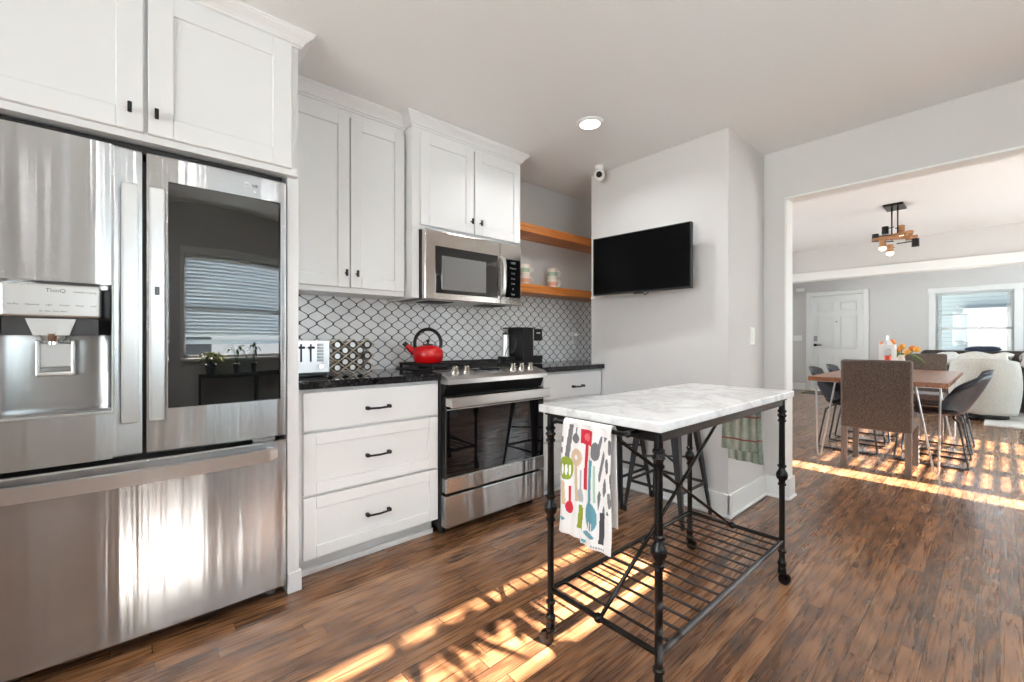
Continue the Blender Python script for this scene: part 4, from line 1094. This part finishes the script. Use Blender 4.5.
def bucket(label, loc_, rz):
    t = thing('dining_chair', label, 'chair', loc_, rz, 'slate leather chairs along the sides of the dining table')
    # local: faces +Y
    def sh(u, v):
        a = (u-.5)*2; k_ = v
        if k_ < .52:
            q = k_/.52; y = .24-.42*q; z = .455-.025*math.sin(PI*q)+.045*abs(a)**2.4*(.35+.65*q)
            wdt = .205+.015*math.sin(PI*q)
        else:
            q = (k_-.52)/.48; cur = math.sin(q*PI/2); y = -.18-.15*q-.03*cur+(.075+.10*math.sin(PI*min(1,q*1.1+.1)))*abs(a)**1.8; z = .445+.045*abs(a)**2.4*(1-q)+.375*q**1.1-.03*abs(a)**3*q
            wdt = .21-.045*q**2
        return Vector((a*wdt, y, z))
    mb = MB(); mb.grid(sh, 14, 22); mb.build('shell', 'leather_blue', t, world=False, solid=.012)
    for sx in (-1, 1):
        mb = MB(); x = sx*.205
        pts = [(sx*.14, .17, .43), (x, .205, .40), (x+sx*.02, .245, .04), (x+sx*.02, .24, .015), (x+sx*.02, .21, .009), (x+sx*.02, -.19, .009), (x+sx*.02, -.225, .015), (x+sx*.02, -.225, .04), (x, -.165, .40), (sx*.14, -.13, .43)]
        mb.tube(pts, .0085, 8); mb.build('leg', 'galv', t, world=False)
    mb = MB(); mb.cyl((-.14, .17, .43), (.14, .17, .43), .008, n=8); mb.cyl((-.14, -.13, .43), (.14, -.13, .43), .008, n=8); mb.build('seat_frame', 'galv', t, world=False)
    return t
b1 = bucket('slate leather bucket chair on the window side of the table, nearest the kitchen', (5.50, .40, 0), 0)
dup(b1, (6.22, .40, 0), 0, 'slate leather bucket chair on the window side of the table, farther from the kitchen')
dup(b1, (5.55, 1.02, 0), PI, 'slate leather bucket chair on the far left side of the table, nearest the kitchen')
dup(b1, (6.25, 1.02, 0), PI, 'slate leather bucket chair on the far left side of the table, farther from the kitchen')

# lantern and tulips
lx, ly = 5.45, .715
t = thing('lantern', 'small white house-shaped lantern with an orange candle on the dining table', 'lantern', (lx, ly, .762))
mb = MB(); hw = .058
mb.box(lx-hw, lx+hw, ly-hw, ly+hw, .763, .775, .002); mb.box(lx-hw, lx+hw, ly-hw, ly+hw, 1.045, 1.065, .002)
for sx in (-1, 1):
    for sy in (-1, 1): mb.box(lx+sx*(hw-.012)-.012, lx+sx*(hw-.012)+.012, ly+sy*(hw-.012)-.012, ly+sy*(hw-.012)+.012, .775, 1.045)
for s_ in (-1, 1):                                                # arch heads
    for k_ in range(7):
        a0_, a1_ = PI*k_/7, PI*(k_+1)/7; r_ = .036
        y0_, y1_ = r_*math.cos(a0_), r_*math.cos(a1_); z_ = 1.005+r_*min(math.sin(a0_), math.sin(a1_))*.8
        mb.box(lx+s_*(hw-.003)-.003, lx+s_*(hw-.003)+.003, ly+y1_, ly+y0_, z_, 1.05); mb.box(lx+y1_, lx+y0_, ly+s_*(hw-.003)-.003, ly+s_*(hw-.003)+.003, z_, 1.05)
mb.build('frame', 'trim', t)
mb = MB(); mb.cyl((lx, ly, 1.065), (lx, ly, 1.115), .045, .012, 4); mb.cyl((lx, ly, 1.115), (lx, ly, 1.15), .009, n=10); mb.tube([(lx, ly-.022+.0, 1.165)]+[(lx, ly+.02*math.cos(a), 1.165+.018*math.sin(a)) for a in [PI*k_/6 for k_ in range(13)]][1:], .003, 6); mb.build('roof', 'steel_light', t)
mb = MB(); mb.cyl((lx, ly, .776), (lx, ly, .96), .026, n=18); mb.build('candle', 'tulip_red', t)
vx, vy = 5.75, .655
t = thing('tulip_vase', 'vase of orange tulips on the dining table beside the lantern', 'flowers', (vx, vy, .762))
mb = MB(); mb.lathe([(.0, .0), (.04, .0), (.045, .02), (.04, .10), (.032, .16), (.036, .2), (.033, .2), (.029, .16), (.036, .1), (.04, .02), (.0, .01)], (vx, vy, .763), 20); mb.build('vase', 'cream_stone', t)
random.seed(3)
heads = [(-.0, .10, .325), (.03, .05, .30), (-.04, .03, .345), (0, -.03, .30), (.02, -.09, .285), (-.05, -.13, .28), (.05, .0, .27), (-.02, -.06, .25)]
for i, (ax, ay, az) in enumerate(heads):
    h = Vector((vx+ax, vy+ay+.02, .725+az)); b0 = Vector((vx, vy, .9))
    mb = MB(); mb.tube([b0, (b0+h)/2+Vector((0, 0, .02)), h], .004, 6); stm = mb.build('stem', 'leaf', t)
    mb = MB(); dr_ = (h-b0).normalized(); ax_ = Vector((0,0,1)).rotation_difference(dr_).to_matrix()
    for pz in range(5):
        an = 2*PI*pz/5
        def pf(u, v):
            r_ = .026*math.sin(PI*min(1, .12+v*.83)); aa = an+(u-.5)*1.5*(1-v*.4); return ax_ @ Vector((r_*math.cos(aa), r_*math.sin(aa), v*.062)) + h - dr_*.01
        mb.grid(pf, 4, 6)
    mb.build('tulip_head', 'tulip' if i % 2 == 0 else 'tulip_yellow', t, solid=.002)
mb = MB()
for an, ln_ in ((-1.4, .17), (-1.9, .2), (1.2, .15), (.2, .16), (2.9, .16), (-.8, .18)):
    d_ = Vector((math.cos(an), math.sin(an), 0))
    def lf(u, v): 
        return Vector((vx, vy, .95)) + d_*(ln_*v) + Vector((-d_.y, d_.x, 0))*(u-.5)*.035*math.sin(PI*min(1, v*.9+.1)) + Vector((0, 0, .12*v-.19*v*v))
    mb.grid(lf, 2, 8)
mb.build('leaves', 'leaf', t, solid=.0015)

# chandelier
hx_, hy_ = 5.65, .688
t = thing('pendant_light', 'black and wood pendant light with glowing spot heads over the dining table', 'ceiling light', (hx_, hy_, CEIL))
mb = MB(); mb.box(hx_-.125, hx_+.125, hy_-.075, hy_+.075, CEIL-.022, CEIL, .003); mb.build('canopy', 'black', t)
mb = MB(); mb.cyl((hx_, hy_-.022, CEIL-.02), (hx_, hy_-.022, 2.14), .006, n=8); mb.cyl((hx_, hy_+.022, CEIL-.02), (hx_, hy_+.022, 2.10), .006, n=8); mb.build('rod', 'black', t)
for an, zz, L_ in ((65, 2.15, .30), (112, 2.12, .34)):
    mb = MB(); mb.box(-L_/2, L_/2, -.018, .018, -.014, .014, .002); mb.b.transform(Matrix.Translation((hx_, hy_, zz)) @ Matrix.Rotation(math.radians(an), 4, 'Z')); mb.build('wood_bar', 'lamp_wood', t)
spots = [(-.03, .143, 2.105, 0, 0), (.04, .078, 2.18, 0, 0), (.02, -.045, 2.165, 1, 0), (.05, -.10, 2.09, 2, 0), (-.02, -.152, 2.01, 0, 0), (-.05, .085, 2.035, 1, 0), (-.06, .028, 1.975, 1, 0)]
for (ox, oy, zz, on, _) in spots:
    px, py = hx_+ox, hy_+oy; L_ = .075
    mb = MB(); mb.cyl((px, py, zz+L_), (px, py, zz), .027, .029, 16); hd_ = mb.build('lamp_head', 'lamp_wood' if on else 'black_plastic', t)
    mb = MB(); mb.cyl((px, py, zz+L_*.7), (hx_+ox*.1, hy_+oy*.1, zz+L_*.7), .005, n=8); mb.build('arm', 'black', t)
    if on == 1:
        mb = MB(); mb.sph((px, py, zz-.008), .028, (1, 1, .9)); mb.build('bulb', 'bulb', hd_)

# ------------------------------------------------------------------ living room
mb = MB(); mb.box(8.25, 9.9, -1.5, .14, 0, .022, .008, 2); solo(mb, 'area_rug', 'rug', 'pale shaggy area rug under the armchair in the living room', 'rug', (9, -.7, 0))
s = thing('sofa', 'dark brown leather sofa below the far window', 'sofa', (10.6, -.1, 0))
mb = MB(); mb.box(10.0, 11.0, -1.35, 1.16, .08, .40, .04, 3); mb.build('base', 'leather_brown', s)
for i in range(3):
    y0_ = -1.12+.7*i; mb = MB(); mb.box(9.98, 10.75, y0_, y0_+.69, .38, .52, .05, 4); mb.build('seat_cushion', 'leather_brown', s)
    mb = MB(); mb.box(10.66, 10.98, y0_-.01, y0_+.68, .45, .93, .08, 4); mb.build('back_cushion', 'leather_brown', s)
for y0_ in (-1.42, .98): mb = MB(); mb.box(9.96, 11.0, y0_, y0_+.24, .08, .66, .07, 4); mb.build('armrest', 'leather_brown', s)
for x in (10.06, 10.92):
    for y in (-1.28, 1.1): mb = MB(); mb.box(x-.03, x+.03, y-.03, y+.03, 0, .085); mb.build('foot', 'black_plastic', s)
# cream swivel armchair, back towards the kitchen
a = thing('armchair', 'cream woven barrel armchair with its back to the dining table', 'armchair', (8.95, .12, 0))
ac = Vector((8.98, .15, 0))
def shell_(u, v):
    an = PI*(.02)+ (2*PI-.04-1.5)*u + .75                       # opens towards +X
    z = .10+.72*v; r_ = (.225+.075*math.sin(PI*min(1, .15+v*.62))); z = .10+(.69+.06*math.cos(an-PI))*v
    return ac + Vector((r_*math.cos(an)*1.05, r_*math.sin(an)*1.02, z))
mb = MB(); mb.grid(shell_, 40, 14); mb.build('back_shell', 'boucle', a, solid=.10)
mb = MB(); mb.lathe([(.0, .12), (.20, .12), (.24, .2), (.24, .40), (.21, .45), (.0, .47)], ac, 28); mb.build('seat', 'boucle', a)
mb = MB(); mb.cyl(ac+Vector((0,0,.024)), ac+Vector((0,0,.07)), .24, n=32); mb.build('swivel_base', 'black_plastic', a)
# throws and cushions
random.seed(11)
def lump(cx, cy, cz, rx, ry, rz_, amp, name, m_, label, cat, base, seed=0, rot=0):
    mb = MB()
    def fn(u, v):
        an = 2*PI*u; ph = PI*v; k_ = 1+amp*math.sin(3*an+seed)*math.sin(ph*2+seed)+amp*.6*math.sin(7*an+seed*2)*math.sin(5*ph)
        e = lambda c_: math.copysign(abs(c_)**.7, c_)
        p = Vector((rx*e(math.cos(an))*e(math.sin(ph))*k_, ry*e(math.sin(an))*e(math.sin(ph))*k_, rz_*math.cos(ph)*k_)); p.rotate(Euler((rot, 0, 0)))
        return p+Vector((cx, cy, cz))
    mb.grid(fn, 32, 16, True); return solo(mb, name, m_, label, cat, base)
lump(10.50, .60, .78, .12, .17, .11, .16, 'throw_blanket', 'throw', 'white fluffy throw heaped on the dark sofa', 'blanket', (10.5, .60, .68), 1.0)
lump(10.52, .56, .63, .10, .20, .10, .05, 'cushion', 'navy_cloth', 'dark patterned cushion under the white fluffy throw', 'cushion', (10.52, .56, .53), 2.0)
def drape(x, y0, y1, z, dpt, label, m_, name='throw_blanket', cat='blanket', amp=.02, ph=0, th=.03):
    mb = MB()
    def fn(u, v):
        yy = y0+(y1-y0)*u; q = v*2-1
        return Vector((x+q*dpt, yy+.03*math.sin(v*7+ph), z - .28*max(0, abs(q)-.35)**1.3 + amp*math.sin(u*11+ph)+amp*.7*math.sin(v*9+u*5)))
    mb.grid(fn, 26, 16); return solo(mb, name, m_, label, cat, (x, (y0+y1)/2, z), solid=th)
drape(9.36, -.10, .38, .885, .20, 'cream blanket draped over the top of the woven armchair', 'cream_cloth', amp=.018, th=.05)
drape(9.40, -.62, -.22, .925, .13, 'pale blanket piled on the brown recliner to the right of the armchair', 'throw', amp=.03, ph=2, th=.05)
lump(9.62, .17, .97, .07, .19, .045, .06, 'cushion', 'navy_cloth', 'navy cushion lying on the cream blanket behind the armchair', 'cushion', (9.62, .17, .86), .5)
t = thing('recliner', 'dark brown leather recliner beyond the woven armchair at the right edge of the view', 'armchair', (9.6, -.47, 0))
mb = MB(); mb.box(9.36, 9.92, -.68, -.28, .10, .44, .04, 3); mb.build('seat', 'leather_brown', t)
mb = MB(); mb.box(9.30, 9.48, -.76, -.19, .10, .86, .05, 4); mb.build('backrest', 'leather_brown', t)
for y0_ in (-.80, -.29): mb = MB(); mb.box(9.44, 9.92, y0_, y0_+.12, .08, .60, .04, 3); mb.build('armrest', 'leather_brown', t)
for x in (9.42, 9.86):
    for y in (-.7, -.26): mb = MB(); mb.box(x-.025, x+.025, y-.025, y+.025, .022, .11); mb.build('foot', 'black_plastic', t)

# ------------------------------------------------------------------ behind the viewpoint: low bench, shaped to let the sun pass over, and plants on it (seen in the refrigerator glass)
t = thing('plant_bench', 'dark low bench of plants under the kitchen window, mirrored in the refrigerator glass', 'bench', (1.0, -1.02, 0))
mb = MB(); mb.box(.25, 2.3, YS+.016, -.90, .745, .775, .004); mb.build('bench_top', 'matte_black', t)
for x in (.27, 1.25, 2.25): mb = MB(); mb.box(x-.02, x+.02, YS+.03, -.92, 0, .745, .003); mb.build('leg', 'matte_black', t)
mb = MB(); mb.box(.29, 2.23, YS+.03, -.93, .30, .33, .003); mb.build('shelf', 'matte_black', t)
def plant(x, y, label, lm, n_, h_, sp, ls, pot=.05, seed=1):
    random.seed(seed); t = thing('potted_plant', label, 'plant', (x, y, .776))
    mb = MB(); mb.lathe([(.0, .0), (pot*.75, .0), (pot, .09), (pot*1.05, .10), (pot*.9, .10), (pot*.7, .02), (.0, .015)], (x, y, .776), 18); mb.build('pot', 'pot', t)
    mb = MB(); lb = MB()
    for i in range(n_):
        an = random.uniform(0, 2*PI); rr = random.uniform(.2, 1)*sp; hh = h_*random.uniform(.5, 1)
        p0 = Vector((x, y, .865)); p1 = Vector((x+rr*math.cos(an), y+rr*math.sin(an)*.35, .865+hh)); mid = (p0+p1)/2+Vector((0, 0, hh*.25)); mb.tube([p0, mid, p1], .002, 5)
        d_ = Vector((math.cos(an), math.sin(an), random.uniform(-.5, .3))).normalized(); sd_ = d_.cross(Vector((0, 0, 1))).normalized()
        def lf(u, v): return p1 + d_*(ls*v) + sd_*((u-.5)*ls*.6*math.sin(PI*min(1, .08+v*.92))) + Vector((0, 0, -.3*ls*v*v))
        lb.grid(lf, 2, 5)
    mb.build('stems', 'leaf_dark', t); lb.build('leaves', lm, t, solid=.001)
plant(.45, YS+.13, 'bushy yellow green plant on the window bench', 'leaf_yellow', 70, .13, .20, .07, .09, 1)
plant(.86, YS+.13, 'small leafy plant in a dark pot on the window bench, middle one', 'leaf', 12, .22, .14, .10, .06, 2)
plant(1.20, YS+.13, 'small leafy plant in a dark pot on the window bench, right one', 'leaf_dark', 12, .22, .14, .10, .06, 3)

# ------------------------------------------------------------------ outdoors
mb = MB(); mb.box(-30, 40, -40, 40, -.45, -.35); struct(mb, 'ground', 'ground')
h = thing('neighbouring_house', 'pale blue sided neighbouring house seen through the far window', 'house', (24, 0, -.35))
mb = MB(); mb.box(22, 30, -12, 9, -.35, 3.3); mb.build('wall', 'siding', h)
mb = MB(); mb.prism([(20.9, 3.2), (26, 5.4), (31, 3.2)], -12.6, 9.6, 'Y'); mb.build('roof', mat('grey shingle roof', sr(120,122,128), .9), h)
mb = MB(); mb.box(21.7, 22.0, -1.1, -.16+.9, -.35, 2.0); mb.box(21.5, 22.0, -1.2, .85, 2.0, 2.2); mb.build('porch_wall', mat('outdoor white board', sr(176,182,188), .7), h)
for y in (-.35, .25):
    mb = MB(); mb.box(21.66, 21.7, y-.16, y+.16, .95, 1.55); f_ = mb.build('window', 'trim', h)
    mb = MB(); mb.box(21.65, 21.66, y-.12, y+.12, 1.0, 1.5); mb.build('pane', mat('outdoor pane', sr(150,165,180), .1), f_)
